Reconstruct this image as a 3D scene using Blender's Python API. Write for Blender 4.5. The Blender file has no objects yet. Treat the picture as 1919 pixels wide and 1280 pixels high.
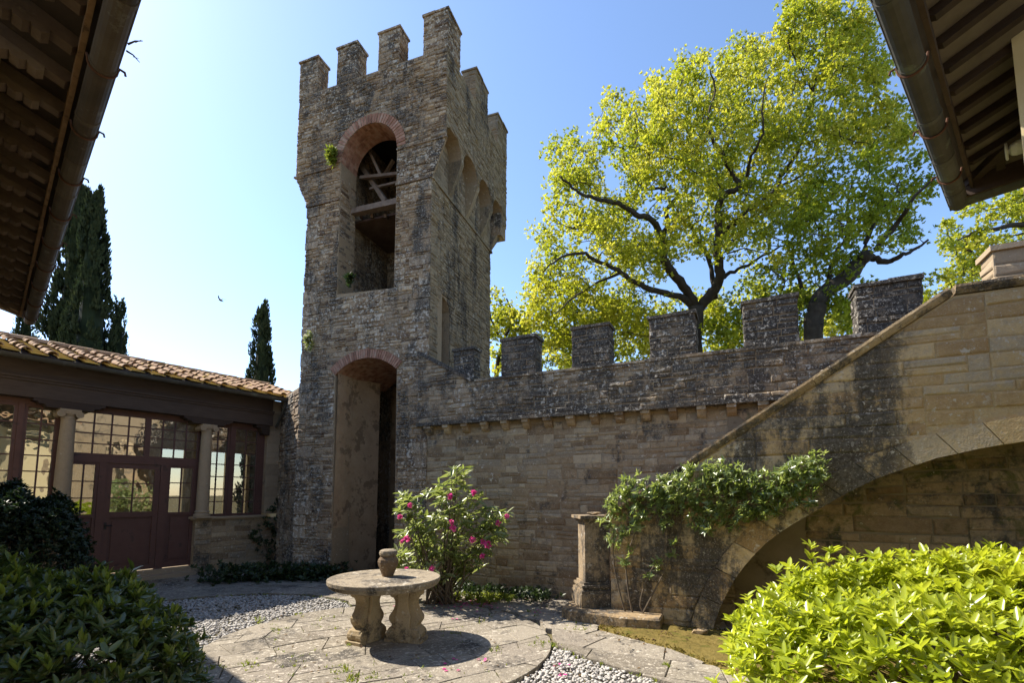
import bpy, bmesh, math, random
import numpy as np
from math import sin, cos, pi, radians, tan, atan2, sqrt, degrees
from mathutils import Vector
rnd = random.Random(7)
nr = np.random.default_rng(11)
scene = bpy.context.scene
COL = scene.collection

# ------------------------------------------------------------------ camera, sky, sun, exposure
FPX, CX, CY, PITCH, EYE = 906.0, 960.0, 841.0, radians(5.5), 1.75
cam = bpy.data.cameras.new("camera"); cam_o = bpy.data.objects.new("camera", cam); COL.objects.link(cam_o)
cam.sensor_fit = 'HORIZONTAL'; cam.sensor_width = 36.0; cam.lens = 36.0 * FPX / 1919.0
cam.shift_x = 0.0; cam.shift_y = (CY - 640.0) / 1919.0
cam.clip_start = 0.05; cam.clip_end = 3000.0
cam_o.location = (0, 0, EYE); cam_o.rotation_euler = (radians(90) + PITCH, 0, 0)
scene.camera = cam_o

SUN_AZ, SUN_EL = 67.0, 46.5            # degrees left of the view axis, degrees above the horizon
sun_dir = Vector((-sin(radians(SUN_AZ)) * cos(radians(SUN_EL)), cos(radians(SUN_AZ)) * cos(radians(SUN_EL)), sin(radians(SUN_EL))))
world = bpy.data.worlds.new("World"); scene.world = world; world.use_nodes = True
wn = world.node_tree.nodes; wl = world.node_tree.links
bg = wn['Background']; sky = wn.new('ShaderNodeTexSky'); sky.sky_type = 'NISHITA'; sky.sun_disc = False
sky.sun_elevation = radians(SUN_EL); sky.sun_rotation = radians(-SUN_AZ)
sky.altitude = 700; sky.air_density = 1.0; sky.dust_density = 0.8; sky.ozone_density = 3.2
wl.new(sky.outputs['Color'], bg.inputs['Color']); bg.inputs['Strength'].default_value = 0.135
sl = bpy.data.lights.new("sun", 'SUN'); sl.energy = 4.8; sl.angle = radians(0.53); sl.color = (1.0, 0.915, 0.785)
so = bpy.data.objects.new("sun", sl); COL.objects.link(so); so.rotation_euler = sun_dir.to_track_quat('Z', 'Y').to_euler()
scene.view_settings.view_transform = 'Standard'; scene.view_settings.look = 'None'
scene.view_settings.exposure = 1.25; scene.view_settings.gamma = 1.0; scene.view_settings.use_curve_mapping = False
scene.render.engine = 'CYCLES'
cy = scene.cycles; cy.max_bounces = 8; cy.diffuse_bounces = 4; cy.glossy_bounces = 3; cy.transmission_bounces = 6
cy.transparent_max_bounces = 8; cy.sample_clamp_indirect = 6.0; cy.caustics_reflective = False; cy.caustics_refractive = False
try:
    cy.use_denoising = True; cy.denoiser = 'OPENIMAGEDENOISE'; cy.denoising_input_passes = 'RGB_ALBEDO_NORMAL'
except Exception: pass

# ------------------------------------------------------------------ survey helpers (photo measurements -> metres)
def ray(x, y):
    a = (x - CX) / FPX; b = (CY - y) / FPX
    return np.array([a, cos(PITCH) - b * sin(PITCH), sin(PITCH) + b * cos(PITCH)])
EYEP = np.array([0, 0, EYE])
def gnd(x, y, z=0.0):
    d = ray(x, y); return EYEP + d * ((z - EYE) / d[2])
def at(x, y, Y):
    d = ray(x, y); return EYEP + d * (Y / d[1])
ZV = np.array([0, 0, 1.0])
class Fr:                                # a vertical working plane: u along, n outward, z up
    def __init__(s, o, ang=None, u=None, flip=False):
        s.o = np.array([o[0], o[1], 0.0])
        s.u = np.array([cos(radians(ang)), sin(radians(ang)), 0]) if u is None else np.array(u, float)
        s.n = np.array([-s.u[1], s.u[0], 0]) * (-1 if flip else 1)
    def p(s, a, z, d=0.0): return s.o + s.u * a + s.n * d + ZV * z
    def px(s, x, y, d=0.0):
        r = ray(x, y); o = s.o + s.n * d; t = np.dot(s.n, o - EYEP) / np.dot(s.n, r); q = EYEP + r * t
        return float(np.dot(q - o, s.u)), float(q[2])

# ------------------------------------------------------------------ mesh builder
class MB:
    def __init__(s): s.v = []; s.f = []; s.t = []; s.m = []
    def face(s, pts, tone=0.5, mat=0):
        i = len(s.v); s.v += [tuple(p) for p in pts]; s.f.append(tuple(range(i, i + len(pts)))); s.t.append(tone); s.m.append(mat)
    def add(s, verts, faces, tone=0.5, mat=0):
        i = len(s.v); s.v += [tuple(p) for p in verts]
        for f in faces: s.f.append(tuple(i + k for k in f)); s.t.append(tone); s.m.append(mat)
    def hexa(s, P, tone=0.5, mat=0):     # 8 points: bottom ring 0-3, top ring 4-7
        s.add(P, [(3, 2, 1, 0), (4, 5, 6, 7), (0, 1, 5, 4), (1, 2, 6, 5), (2, 3, 7, 6), (3, 0, 4, 7)], tone, mat)
    def box(s, fr, a0, a1, z0, z1, d0, d1, tone=0.5, mat=0):
        P = [fr.p(a0, z0, d0), fr.p(a1, z0, d0), fr.p(a1, z0, d1), fr.p(a0, z0, d1), fr.p(a0, z1, d0), fr.p(a1, z1, d0), fr.p(a1, z1, d1), fr.p(a0, z1, d1)]
        s.hexa(P, tone, mat)
    def bar(s, p0, p1, w, h, up=ZV, tone=0.5, mat=0):     # square bar between points
        p0 = np.array(p0, float); p1 = np.array(p1, float); d = p1 - p0; d /= np.linalg.norm(d)
        x = np.cross(d, up); nx = np.linalg.norm(x)
        if nx < 1e-4: x = np.cross(d, np.array([1.0, 0, 0])); nx = np.linalg.norm(x)
        x /= nx; y = np.cross(x, d)
        q = [(-w, -h), (w, -h), (w, h), (-w, h)]
        s.hexa([p0 + x * a / 2 + y * b / 2 for a, b in q] + [p1 + x * a / 2 + y * b / 2 for a, b in q], tone, mat)
    def tube(s, pts, rad, k=8, tone=0.5, mat=0, cap=True, arc=None, up=None):
        pts = [np.array(p, float) for p in pts]; n = len(pts); i0 = len(s.v)
        ref = np.array([0.31, 0.17, 0.93]) if up is None else np.array(up, float)
        for i, p in enumerate(pts):
            d = pts[min(i + 1, n - 1)] - pts[max(i - 1, 0)]; d = d / (np.linalg.norm(d) + 1e-9)
            x = np.cross(d, ref); x /= (np.linalg.norm(x) + 1e-9); y = np.cross(x, d)
            r = rad[i] if hasattr(rad, '__len__') else rad
            for j in range(k):
                a = 2 * pi * j / k
                s.v.append(tuple(p + (x * cos(a) + y * sin(a)) * r))
        for i in range(n - 1):
            for j in range(k):
                j2 = (j + 1) % k
                s.f.append((i0 + i * k + j, i0 + i * k + j2, i0 + (i + 1) * k + j2, i0 + (i + 1) * k + j)); s.t.append(tone); s.m.append(mat)
        if cap:
            s.f.append(tuple(i0 + j for j in range(k))[::-1]); s.t.append(tone); s.m.append(mat)
            s.f.append(tuple(i0 + (n - 1) * k + j for j in range(k))); s.t.append(tone); s.m.append(mat)
    def lathe(s, c, prof, k=24, tone=0.5, mat=0, wob=0.0):
        i0 = len(s.v); c = np.array(c, float)
        ph = [rnd.uniform(0, 6) for _ in range(3)]
        for (r, z) in prof:
            for j in range(k):
                a = 2 * pi * j / k; rr = r * (1 + wob * (sin(3 * a + ph[0]) + .6 * sin(7 * a + ph[1] + z * 9)))
                s.v.append((c[0] + rr * cos(a), c[1] + rr * sin(a), c[2] + z))
        for i in range(len(prof) - 1):
            for j in range(k):
                j2 = (j + 1) % k
                s.f.append((i0 + i * k + j, i0 + i * k + j2, i0 + (i + 1) * k + j2, i0 + (i + 1) * k + j)); s.t.append(tone); s.m.append(mat)
        s.f.append(tuple(i0 + j for j in range(k))[::-1]); s.t.append(tone); s.m.append(mat)
        s.f.append(tuple(i0 + (len(prof) - 1) * k + j for j in range(k))); s.t.append(tone); s.m.append(mat)
    def poly(s, fr, loops, d0, d1, tone=0.5, mat=0):      # (a,z) loops (first outer, rest holes) extruded from depth d0 to d1
        bm = bmesh.new(); es = []; rings = []
        for lp in loops:
            vs = [bm.verts.new((a, z, 0)) for a, z in lp]; rings.append(len(lp))
            for i in range(len(vs)): es.append(bm.edges.new((vs[i], vs[(i + 1) % len(vs)])))
        bm.verts.index_update()
        bmesh.ops.triangle_fill(bm, use_beauty=True, use_dissolve=False, edges=es)
        bm.verts.ensure_lookup_table(); co = [(v.co.x, v.co.y) for v in bm.verts]; tri = [tuple(v.index for v in f.verts) for f in bm.faces]; bm.free()
        n = len(co); V = [fr.p(a, z, d0) for a, z in co] + [fr.p(a, z, d1) for a, z in co]
        F = [t for t in tri] + [tuple(n + i for i in t[::-1]) for t in tri]; b = 0
        for r in rings:
            for i in range(r):
                j = (i + 1) % r; F.append((b + i, b + j, n + b + j, n + b + i))
            b += r
        s.add(V, F, tone, mat)
    def build(s, name, mats, parent=None, smooth=False):
        me = bpy.data.meshes.new(name); me.from_pydata([tuple(map(float, v)) for v in s.v], [], s.f)
        a = me.attributes.new('tone', 'FLOAT', 'FACE'); a.data.foreach_set('value', np.array(s.t, np.float32))
        mats = mats if isinstance(mats, (list, tuple)) else [mats]
        for m in mats: me.materials.append(m)
        if len(mats) > 1: me.polygons.foreach_set('material_index', np.array(s.m, np.int32))
        bm = bmesh.new(); bm.from_mesh(me); bmesh.ops.recalc_face_normals(bm, faces=bm.faces); bm.to_mesh(me); bm.free()
        if smooth: me.polygons.foreach_set('use_smooth', [True] * len(me.polygons))
        me.update(); o = bpy.data.objects.new(name, me); COL.objects.link(o)
        if parent:
            o.parent = parent; P = parent; off = Vector((0, 0, 0))
            while P: off += P.location; P = P.parent
            o.location = -off
        return o
def tag(o, label=None, cat=None, group=None, kind=None):
    if label: o['label'] = label
    if cat: o['category'] = cat
    if group: o['group'] = group
    if kind: o['kind'] = kind
    return o
def thing(name, loc, label, cat, group=None):
    o = bpy.data.objects.new(name, None); COL.objects.link(o); o.location = tuple(map(float, loc)); o.empty_display_size = 0.2
    return tag(o, label, cat, group)

def intervals(loops, z):
    xs = []
    for lp in loops:
        for i in range(len(lp)):
            (a0, z0), (a1, z1) = lp[i], lp[(i + 1) % len(lp)]
            if (z0 <= z) != (z1 <= z): xs.append(a0 + (a1 - a0) * (z - z0) / (z1 - z0))
    xs.sort(); return [(xs[i], xs[i + 1]) for i in range(0, len(xs) - 1, 2)]
def isect(A, B):
    out = []
    for a in A:
        for b in B:
            lo, hi = max(a[0], b[0]), min(a[1], b[1])
            if hi - lo > 0.03: out.append((lo, hi))
    return out
def masonry(mb, fr, loops, hr=(.09, .2), lr=(.16, .5), gap=.005, proud=(.006, .02), jit=.008, mat=0, d=0.0, zr=None, wav=.010, tb=0.0, block=(.45, .85), cell=(.8, 1.7), mort=True):
    """coursed rubble: blocks of wall with their own course heights, each stone a chamfered face of its own height and relief"""
    zs = [z for lp in loops for _, z in lp]; xs = [a for lp in loops for a, _ in lp]
    zb = min(zs) if zr is None else zr[0]; ztop = max(zs) if zr is None else zr[1]; zlo = min(zs); zhi = max(zs)
    while zb < ztop - .02:
        ze = zb + rnd.uniform(*block)
        if ztop - ze < block[0] * .6: ze = ztop
        xb = min(xs)
        while xb < max(xs) - .01:
            xe = xb + rnd.uniform(*cell)
            if max(xs) - xe < cell[0] * .5: xe = max(xs) + .01
            hs = []
            while sum(hs) < ze - zb: hs.append(rnd.uniform(*hr))
            k = (ze - zb) / sum(hs); z = zb
            for h in hs:
                zt = z + h * k
                IA, IB = intervals(loops, z + .004), intervals(loops, zt - .004)
                for lo, hi in isect(isect(IA, IB), [(xb, xe)]):
                    # ragged ends follow a sloping or curved edge of the wall
                    eL = eR = (0.0, 0.0)
                    for p in IA:
                        for q in IB:
                            if max(p[0], q[0]) == lo and abs(p[0] - q[0]) < .75: eL = (p[0] - lo, q[0] - lo)
                            if min(p[1], q[1]) == hi and abs(p[1] - q[1]) < .75: eR = (p[1] - hi, q[1] - hi)
                    a = lo
                    while a < hi - .015:
                        L = rnd.uniform(*lr) * (0.6 + 0.6 * (zt - z) / hr[1]); b = a + L
                        if hi - b < lr[0] * .6: b = hi
                        def zz(q, base): return base + (0 if (base <= zlo + .01 or base >= zhi - .01) else wav * sin(q * 3.1 + base * 7.0))
                        j = lambda: rnd.uniform(-jit, jit)
                        parts = [(z, zt)] if not ((zt - z) > hr[1] * .7 and rnd.random() < .3 and (b - a) < lr[1]) else [(z, z * .5 + zt * .5), (z * .5 + zt * .5, zt)]
                        for (za, z2) in parts:
                            tA, tB = (za - z) / (zt - z), (z2 - z) / (zt - z); xl = eL if a == lo else (0, 0); xr = eR if b == hi else (0, 0)
                            aa, ab = a + xl[0] + (xl[1] - xl[0]) * tA, a + xl[0] + (xl[1] - xl[0]) * tB; ba, bb = b + xr[0] + (xr[1] - xr[0]) * tA, b + xr[0] + (xr[1] - xr[0]) * tB
                            c = [(aa + gap + j(), zz(a, za) + gap + j()), (ba - gap + j(), zz(b, za) + gap + j()), (bb - gap + j(), zz(b, z2) - gap + j()), (ab + gap + j(), zz(a, z2) - gap + j())]
                            pr = d + rnd.uniform(*proud); bv = min(.02, (z2 - za) * .24)
                            cc = (sum(q[0] for q in c) / 4, sum(q[1] for q in c) / 4); inn = []
                            for q in c:
                                dx = q[0] - cc[0]; dz = q[1] - cc[1]; f = rnd.uniform(.6, 1.3)
                                inn.append((q[0] - math.copysign(min(bv * f, abs(dx) * .5), dx), q[1] - math.copysign(min(bv * f, abs(dz) * .5), dz)))
                            ta = min(.006, (pr - d) * .45); tl = [rnd.uniform(-ta, ta) for _ in range(4)]
                            V = [fr.p(q[0], q[1], d - .01) for q in c] + [fr.p(q[0], q[1], d + (pr - d) * .45) for q in c] + [fr.p(q[0], q[1], pr + tl[k_]) for k_, q in enumerate(inn)]
                            mb.add(V, [(8, 9, 10, 11)] + [(q, (q + 1) % 4, 4 + (q + 1) % 4, 4 + q) for q in range(4)] + [(4 + q, 4 + (q + 1) % 4, 8 + (q + 1) % 4, 8 + q) for q in range(4)], min(1, max(0, rnd.random() + tb)), mat)
                        a = b
                z = zt
            xb = xe
        zb = ze

# ------------------------------------------------------------------ materials
def new_mat(name):
    m = bpy.data.materials.new(name); m.use_nodes = True; nt = m.node_tree
    return m, nt.nodes, nt.links, nt.nodes['Principled BSDF']
class NT:
    def __init__(s, nt): s.n = nt.nodes; s.l = nt.links
    def node(s, t, **k):
        q = s.n.new(t)
        for a, b in k.items(): setattr(q, a, b)
        return q
    def put(s, sock, v):
        if hasattr(v, 'links') or isinstance(v, bpy.types.NodeSocket): s.l.new(v, sock)
        else: sock.default_value = v
    def noise(s, vec, scale, detail=4, rough=.6, dist=0.0):
        q = s.node('ShaderNodeTexNoise'); q.inputs['Scale'].default_value = scale; q.inputs['Detail'].default_value = detail
        q.inputs['Roughness'].default_value = rough; q.inputs['Distortion'].default_value = dist; s.l.new(vec, q.inputs['Vector']); return q.outputs['Fac']
    def ss(s, v, lo, hi):
        q = s.node('ShaderNodeMapRange', interpolation_type='SMOOTHSTEP'); s.put(q.inputs['Value'], v)
        q.inputs['From Min'].default_value = lo; q.inputs['From Max'].default_value = hi; return q.outputs['Result']
    def math(s, op, a, b=0.0, c=0.0):
        q = s.node('ShaderNodeMath', operation=op); s.put(q.inputs[0], a); s.put(q.inputs[1], b)
        if len(q.inputs) > 2: s.put(q.inputs[2], c)
        return q.outputs[0]
    def mix(s, f, a, b, blend='MIX'):
        q = s.node('ShaderNodeMix', data_type='RGBA', blend_type=blend); s.put(q.inputs['Factor'], f)
        s.put(q.inputs[6], a if not isinstance(a, tuple) else (*a, 1)); s.put(q.inputs[7], b if not isinstance(b, tuple) else (*b, 1)); return q.outputs[2]
    def ramp(s, f, cols):
        q = s.node('ShaderNodeValToRGB'); e = q.color_ramp.elements
        for i, c in enumerate(cols):
            p = i / (len(cols) - 1)
            el = e[i] if i < 2 else e.new(p)
            el.position = p; el.color = (*c, 1)
        e[0].position = 0; s.put(q.inputs['Fac'], f); return q.outputs['Color']
    def map(s, vec, sc, rot=(0, 0, 0)):
        q = s.node('ShaderNodeMapping'); q.inputs['Scale'].default_value = sc; q.inputs['Rotation'].default_value = rot; s.l.new(vec, q.inputs['Vector']); return q.outputs['Vector']
    def bump(s, h, strength, dist):
        q = s.node('ShaderNodeBump'); q.inputs['Strength'].default_value = strength; q.inputs['Distance'].default_value = dist; s.put(q.inputs['Height'], h); return q.outputs['Normal']

def stone(name, pal, stain=.5, lichen=.5, ochre=.2, dark=(.03, .027, .024), streak=.3, scale=1.0, stain_x=None, rough=.95, moss=0.0, bump=.7, seed=0.0, warm=(1, 1, 1)):
    pal = [(r * 1.06 * warm[0], g * warm[1], b_ * .90 * warm[2]) for r, g, b_ in pal]
    m, n, l, b = new_mat(name); T = NT(m.node_tree)
    pos = T.node('ShaderNodeNewGeometry').outputs['Position']
    off = T.node('ShaderNodeVectorMath', operation='ADD'); l.new(pos, off.inputs[0]); off.inputs[1].default_value = (seed, seed * 1.7, seed * .3); vec = off.outputs[0]
    tone = T.node('ShaderNodeAttribute', attribute_name='tone').outputs['Fac']
    n2 = T.noise(vec, 11 * scale, 5, .65); n3 = T.noise(vec, 55 * scale, 4, .6); nl = T.noise(vec, 1.1, 3, .6)
    t = T.math('ADD', tone, T.math('MULTIPLY', T.math('SUBTRACT', n2, .5), .9))
    col = T.ramp(t, pal)
    col = T.mix(T.math('MULTIPLY', T.ss(n3, .35, .7), .45), col, T.mix(.5, col, (.5, .46, .4), 'MULTIPLY'))
    # growth and rain stains: dark crust in big vertical patches broken up by fine mottling
    sv = T.map(vec, (1, 1, 1 - .86 * streak)); s1 = T.noise(sv, 1.7, 6, .70, .3)
    s2 = T.noise(vec, 8.0, 6, .75); s4 = T.noise(vec, 26, 4, .7)
    sm = T.ss(T.math('ADD', T.math('ADD', T.math('MULTIPLY', s1, .74), T.math('MULTIPLY', s2, .30)), T.math('MULTIPLY', s4, .22)), .84 - .42 * stain, .93 - .36 * stain)
    if stain_x is not None:              # weathered crust ends where the rain shadow of the coping ends
        sx = T.node('ShaderNodeSeparateXYZ'); l.new(pos, sx.inputs[0])
        e = T.math('ADD', sx.outputs['X'], T.math('MULTIPLY', T.math('SUBTRACT', s1, .5), 1.0))
        sm = T.math('MULTIPLY', sm, T.math('SUBTRACT', 1.0, T.ss(e, stain_x - .12, stain_x + .2)))
    col = T.mix(T.math('MULTIPLY', sm, .92), col, T.mix(T.ss(s4, .42, .6), dark, tuple(c * 2.6 for c in dark)))
    if ochre > 0:
        om = T.ss(T.noise(vec, 3.1, 5, .7), .72 - .25 * ochre, .80 - .2 * ochre)
        col = T.mix(T.math('MULTIPLY', om, .55), col, (.20, .125, .035))
    if moss > 0:
        mm = T.ss(T.noise(vec, 2.2, 6, .75, .5), .70 - .25 * moss, .82 - .25 * moss)
        col = T.mix(T.math('MULTIPLY', mm, .7), col, (.06, .075, .014))
    if lichen > 0:
        lm = T.math('MULTIPLY', T.ss(T.noise(vec, 15, 4, .65), .66 - .10 * lichen, .70 - .08 * lichen), T.ss(nl, .38, .58))
        lf = T.ss(T.noise(vec, 48, 3, .55), .60, .66)
        lm = T.math('MAXIMUM', lm, T.math('MULTIPLY', lf, .75 * lichen))
        col = T.mix(T.math('MULTIPLY', lm, .8), col, (.50, .455, .38))
    l.new(col, b.inputs['Base Color']); b.inputs['Roughness'].default_value = rough; b.inputs['Specular IOR Level'].default_value = .2
    h = T.math('ADD', T.math('MULTIPLY', n2, .7), T.math('MULTIPLY', n3, .35))
    l.new(T.bump(h, bump, .035), b.inputs['Normal']); return m

def simple(name, cols, rough=.6, scale=8, stretch=(1, 1, 1), bump=.2, spec=.3, spots=None, bd=.01, metal=0):
    m, n, l, b = new_mat(name); T = NT(m.node_tree)
    pos = T.node('ShaderNodeNewGeometry').outputs['Position']; v = T.map(pos, stretch)
    tone = T.node('ShaderNodeAttribute', attribute_name='tone').outputs['Fac']
    n1 = T.noise(v, scale, 6, .65); n2 = T.noise(v, scale * 6, 3, .6)
    t = T.math('ADD', T.math('MULTIPLY', tone, .5), T.math('ADD', T.math('MULTIPLY', T.math('SUBTRACT', n1, .5), 1.5), .27))
    col = T.ramp(t, cols)
    if spots: col = T.mix(T.math('MULTIPLY', T.ss(T.noise(pos, spots[0], 5, .7), spots[1], spots[1] + .08), .8), col, spots[2])
    l.new(col, b.inputs['Base Color']); b.inputs['Roughness'].default_value = rough; b.inputs['Specular IOR Level'].default_value = spec; b.inputs['Metallic'].default_value = metal
    l.new(T.bump(T.math('ADD', n1, T.math('MULTIPLY', n2, .4)), bump, bd), b.inputs['Normal']); return m

def leafmat(name, cols, trans, tfac=.5, rough=.45, spec=.5):
    m, n, l, b = new_mat(name); T = NT(m.node_tree)
    tone = T.node('ShaderNodeAttribute', attribute_name='tone').outputs['Fac']
    pos = T.node('ShaderNodeNewGeometry').outputs['Position']
    t = T.math('ADD', T.math('MULTIPLY', tone, .8), T.math('SUBTRACT', T.math('MULTIPLY', T.noise(pos, .9, 3, .6), .8), .3))
    l.new(T.ramp(t, cols), b.inputs['Base Color']); b.inputs['Roughness'].default_value = rough; b.inputs['Specular IOR Level'].default_value = spec
    tr = T.node('ShaderNodeBsdfTranslucent'); l.new(T.ramp(t, trans), tr.inputs['Color'])
    mx = T.node('ShaderNodeMixShader'); mx.inputs[0].default_value = tfac; l.new(b.outputs[0], mx.inputs[1]); l.new(tr.outputs[0], mx.inputs[2])
    l.new(mx.outputs[0], n['Material Output'].inputs['Surface']); return m

M = {}
M['tower'] = stone('tower_rubble_stone', [(.105, .072, .05), (.20, .145, .098), (.29, .22, .15), (.215, .172, .132), (.42, .34, .25)], stain=.60, lichen=1.25, ochre=.15, streak=.7)
M['tower_side'] = stone('tower_side_stone', [(.155, .13, .095), (.22, .185, .135), (.27, .228, .165), (.20, .172, .13)], stain=.52, lichen=.6, ochre=.5, streak=.95, seed=5)
M['mortar'] = stone('old_mortar', [(.22, .175, .125), (.31, .25, .18)], stain=.35, lichen=.3, ochre=.1, seed=9)
M['wall'] = stone('wall_stone', [(.18, .125, .075), (.27, .195, .12), (.34, .26, .165), (.25, .205, .15), (.42, .335, .225)], stain=.44, lichen=.55, warm=(.95, 1, 1.08), ochre=.1, seed=2)
M['parapet'] = stone('parapet_stone', [(.17, .13, .09), (.26, .20, .14), (.34, .275, .195), (.26, .22, .17)], stain=.70, lichen=1.0, ochre=.12, seed=3)
M['merlon'] = stone('merlon_dark_stone', [(.09, .075, .06), (.14, .115, .09), (.22, .18, .14)], stain=.88, lichen=1.0, ochre=.1, seed=4)
M['stair'] = stone('stair_stone', [(.32, .225, .125), (.41, .30, .165), (.46, .355, .21), (.36, .31, .24), (.50, .39, .235)], stain=.68, lichen=.6, ochre=.18, stain_x=4.6, seed=6, streak=.85, bump=.45)
M['under'] = stone('under_arch_stone', [(.19, .13, .08), (.27, .195, .125), (.36, .275, .185), (.24, .19, .14)], stain=.50, lichen=.15, ochre=.2, moss=.75, seed=8)
M['coping'] = stone('coping_stone', [(.22, .165, .10), (.30, .23, .145), (.36, .285, .185)], stain=.62, lichen=.45, ochre=.3, seed=10)
M['dress'] = stone('dressed_stone', [(.24, .195, .145), (.31, .255, .19), (.35, .29, .22)], stain=.12, lichen=.1, ochre=.1, seed=12, bump=.3)
M['tablestone'] = stone('table_stone', [(.19, .165, .13), (.25, .22, .175), (.31, .275, .225)], stain=.55, lichen=.8, ochre=.25, scale=1.6, seed=13, bump=.5)
M['pedestal'] = stone('pedestal_stone', [(.25, .205, .14), (.33, .275, .19), (.39, .33, .24)], stain=.42, lichen=.4, ochre=.25, seed=14, bump=.35)
M['pillar'] = stone('pillar_stone', [(.20, .155, .105), (.27, .215, .15), (.34, .275, .20)], stain=.66, lichen=.6, ochre=.3, seed=15, bump=.4)
M['paving'] = stone('paving_stone', [(.20, .175, .14), (.26, .23, .185), (.32, .285, .23), (.24, .21, .175)], stain=.50, lichen=1.0, ochre=.12, scale=.9, seed=16, streak=0, warm=(.80, .84, .92))
M['pebble'] = simple('pale_pebbles', [(.13, .115, .10), (.30, .28, .255), (.46, .44, .41), (.20, .165, .13)], rough=.7, scale=20, bump=.1)
M['brick'] = simple('red_brick', [(.11, .055, .04), (.23, .115, .078), (.33, .185, .13), (.34, .25, .195)], rough=.9, scale=9, bump=.4, spec=.15, spots=(6, .60, (.22, .18, .15)))
M['plaster'] = simple('niche_plaster', [(.25, .17, .105), (.34, .24, .15), (.42, .31, .20)], rough=.95, scale=3.2, bump=.7, spec=.1, spots=(2.3, .53, (.16, .11, .07)), bd=.03)
M['plaster_grey'] = simple('old_lime_plaster', [(.15, .115, .075), (.21, .165, .11), (.27, .215, .15)], rough=.95, scale=3, bump=.4, spec=.1, spots=(2.2, .56, (.085, .065, .045)))
M['cream'] = simple('cream_plaster', [(.50, .40, .22), (.56, .46, .27), (.60, .50, .31)], rough=.9, scale=3, bump=.1, spec=.1)
M['ground'] = simple('courtyard_soil', [(.085, .072, .036), (.12, .105, .052), (.16, .14, .08)], rough=.98, scale=5, bump=.6, spec=.1, spots=(3.0, .55, (.05, .055, .018)), bd=.03)
M['joint'] = simple('mossy_joint_soil', [(.05, .045, .022), (.085, .08, .035), (.12, .105, .055)], rough=1, scale=8, bump=.6, spec=.05, spots=(4, .52, (.075, .09, .02)))
M['moss'] = simple('golden_moss', [(.08, .068, .026), (.15, .115, .036), (.22, .165, .055)], rough=1, scale=14, bump=1.0, spec=.05, spots=(5, .55, (.09, .09, .02)), bd=.03)
M['tile'] = simple('terracotta_roof_tile', [(.13, .078, .05), (.23, .135, .08), (.33, .215, .13), (.27, .20, .14)], rough=.9, scale=6, bump=.4, spec=.15, spots=(5, .56, (.32, .22, .045)))
M['pan_tile'] = simple('lichen_pan_tile', [(.28, .185, .07), (.48, .325, .085), (.55, .38, .10)], rough=.9, scale=9, bump=.4, spec=.15, spots=(4, .60, (.16, .10, .065)))
M['wood_dark'] = simple('dark_stained_beam', [(.022, .014, .010), (.036, .022, .016), (.05, .032, .023)], rough=.7, scale=5, stretch=(1, 1, 6), bump=.2)
M['beam'] = simple('brown_architrave', [(.04, .027, .021), (.06, .042, .033), (.08, .058, .046)], rough=.75, scale=4, stretch=(1, 1, 6), bump=.2)
M['rafter'] = simple('old_rafter_wood', [(.075, .048, .033), (.125, .083, .058), (.19, .135, .097)], rough=.85, scale=5, bump=.5, spots=(6, .60, (.16, .12, .08)))
M['board'] = simple('eave_boards', [(.03, .019, .013), (.05, .032, .022), (.07, .046, .032)], rough=.9, scale=6, bump=.3)
M['rustwood'] = simple('orange_batten_wood', [(.14, .078, .038), (.22, .125, .062), (.30, .18, .095)], rough=.9, scale=9, bump=.5, spots=(14, .55, (.10, .06, .035)))
M['soffit'] = simple('grey_soffit_tile', [(.095, .075, .06), (.13, .105, .085), (.17, .14, .115)], rough=.95, scale=5, bump=.3, spots=(3.5, .62, (.09, .07, .055)))
M['sash'] = simple('brown_painted_joinery', [(.075, .036, .028), (.098, .047, .037), (.12, .06, .048)], rough=.6, scale=4, bump=.12, spots=(4, .58, (.055, .032, .026)))
M['copper'] = simple('weathered_gutter_metal', [(.035, .032, .026), (.06, .054, .044), (.085, .085, .072)], rough=.75, scale=4, bump=.25, spec=.35, spots=(5, .56, (.11, .125, .095)), metal=.1)
M['copper_brown'] = simple('brown_gutter_copper', [(.05, .036, .026), (.085, .06, .042), (.12, .09, .062)], rough=.68, scale=4, bump=.25, spec=.4, spots=(7, .58, (.15, .13, .10)), metal=.15)
M['rust'] = simple('rusty_iron', [(.06, .026, .014), (.12, .05, .024)], rough=.85, scale=20, bump=.3)
M['grey_wood'] = simple('weathered_grey_timber', [(.10, .07, .05), (.17, .125, .095), (.25, .20, .16)], rough=.9, scale=7, bump=.5)
M['dark_iron_shade'] = simple('door_iron_and_hole_shade', [(.012, .011, .010), (.025, .022, .02)], rough=.5, scale=10, bump=.1)
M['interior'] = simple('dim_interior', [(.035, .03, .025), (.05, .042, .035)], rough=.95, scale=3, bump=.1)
M['enamel'] = simple('white_lamp_enamel', [(.55, .54, .5), (.68, .67, .62)], rough=.35, scale=6, bump=.03)
M['urn'] = stone('urn_stone', [(.11, .082, .055), (.155, .115, .078), (.20, .155, .105)], stain=.45, lichen=.3, ochre=.3, seed=20, scale=1.8, bump=.5)
M['bark'] = simple('dark_oak_bark', [(.022, .018, .014), (.042, .034, .026), (.075, .064, .05)], rough=.95, scale=7, bump=.8, spots=(2.0, .62, (.07, .075, .05)), bd=.03)
M['bark_brown'] = simple('shrub_stem_bark', [(.06, .045, .03), (.11, .085, .06), (.17, .14, .10)], rough=.9, scale=15, bump=.4)
M['oakleaf'] = leafmat('young_oak_leaf', [(.085, .12, .008), (.235, .265, .02), (.43, .40, .05)], [(.24, .32, .012), (.56, .58, .035), (.80, .74, .11)], .55, .5, .35)
M['oakleaf2'] = leafmat('green_oak_leaf', [(.08, .12, .009), (.16, .20, .014), (.26, .28, .025)], [(.24, .33, .014), (.44, .51, .03), (.58, .60, .05)], .5, .5, .35)
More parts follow.
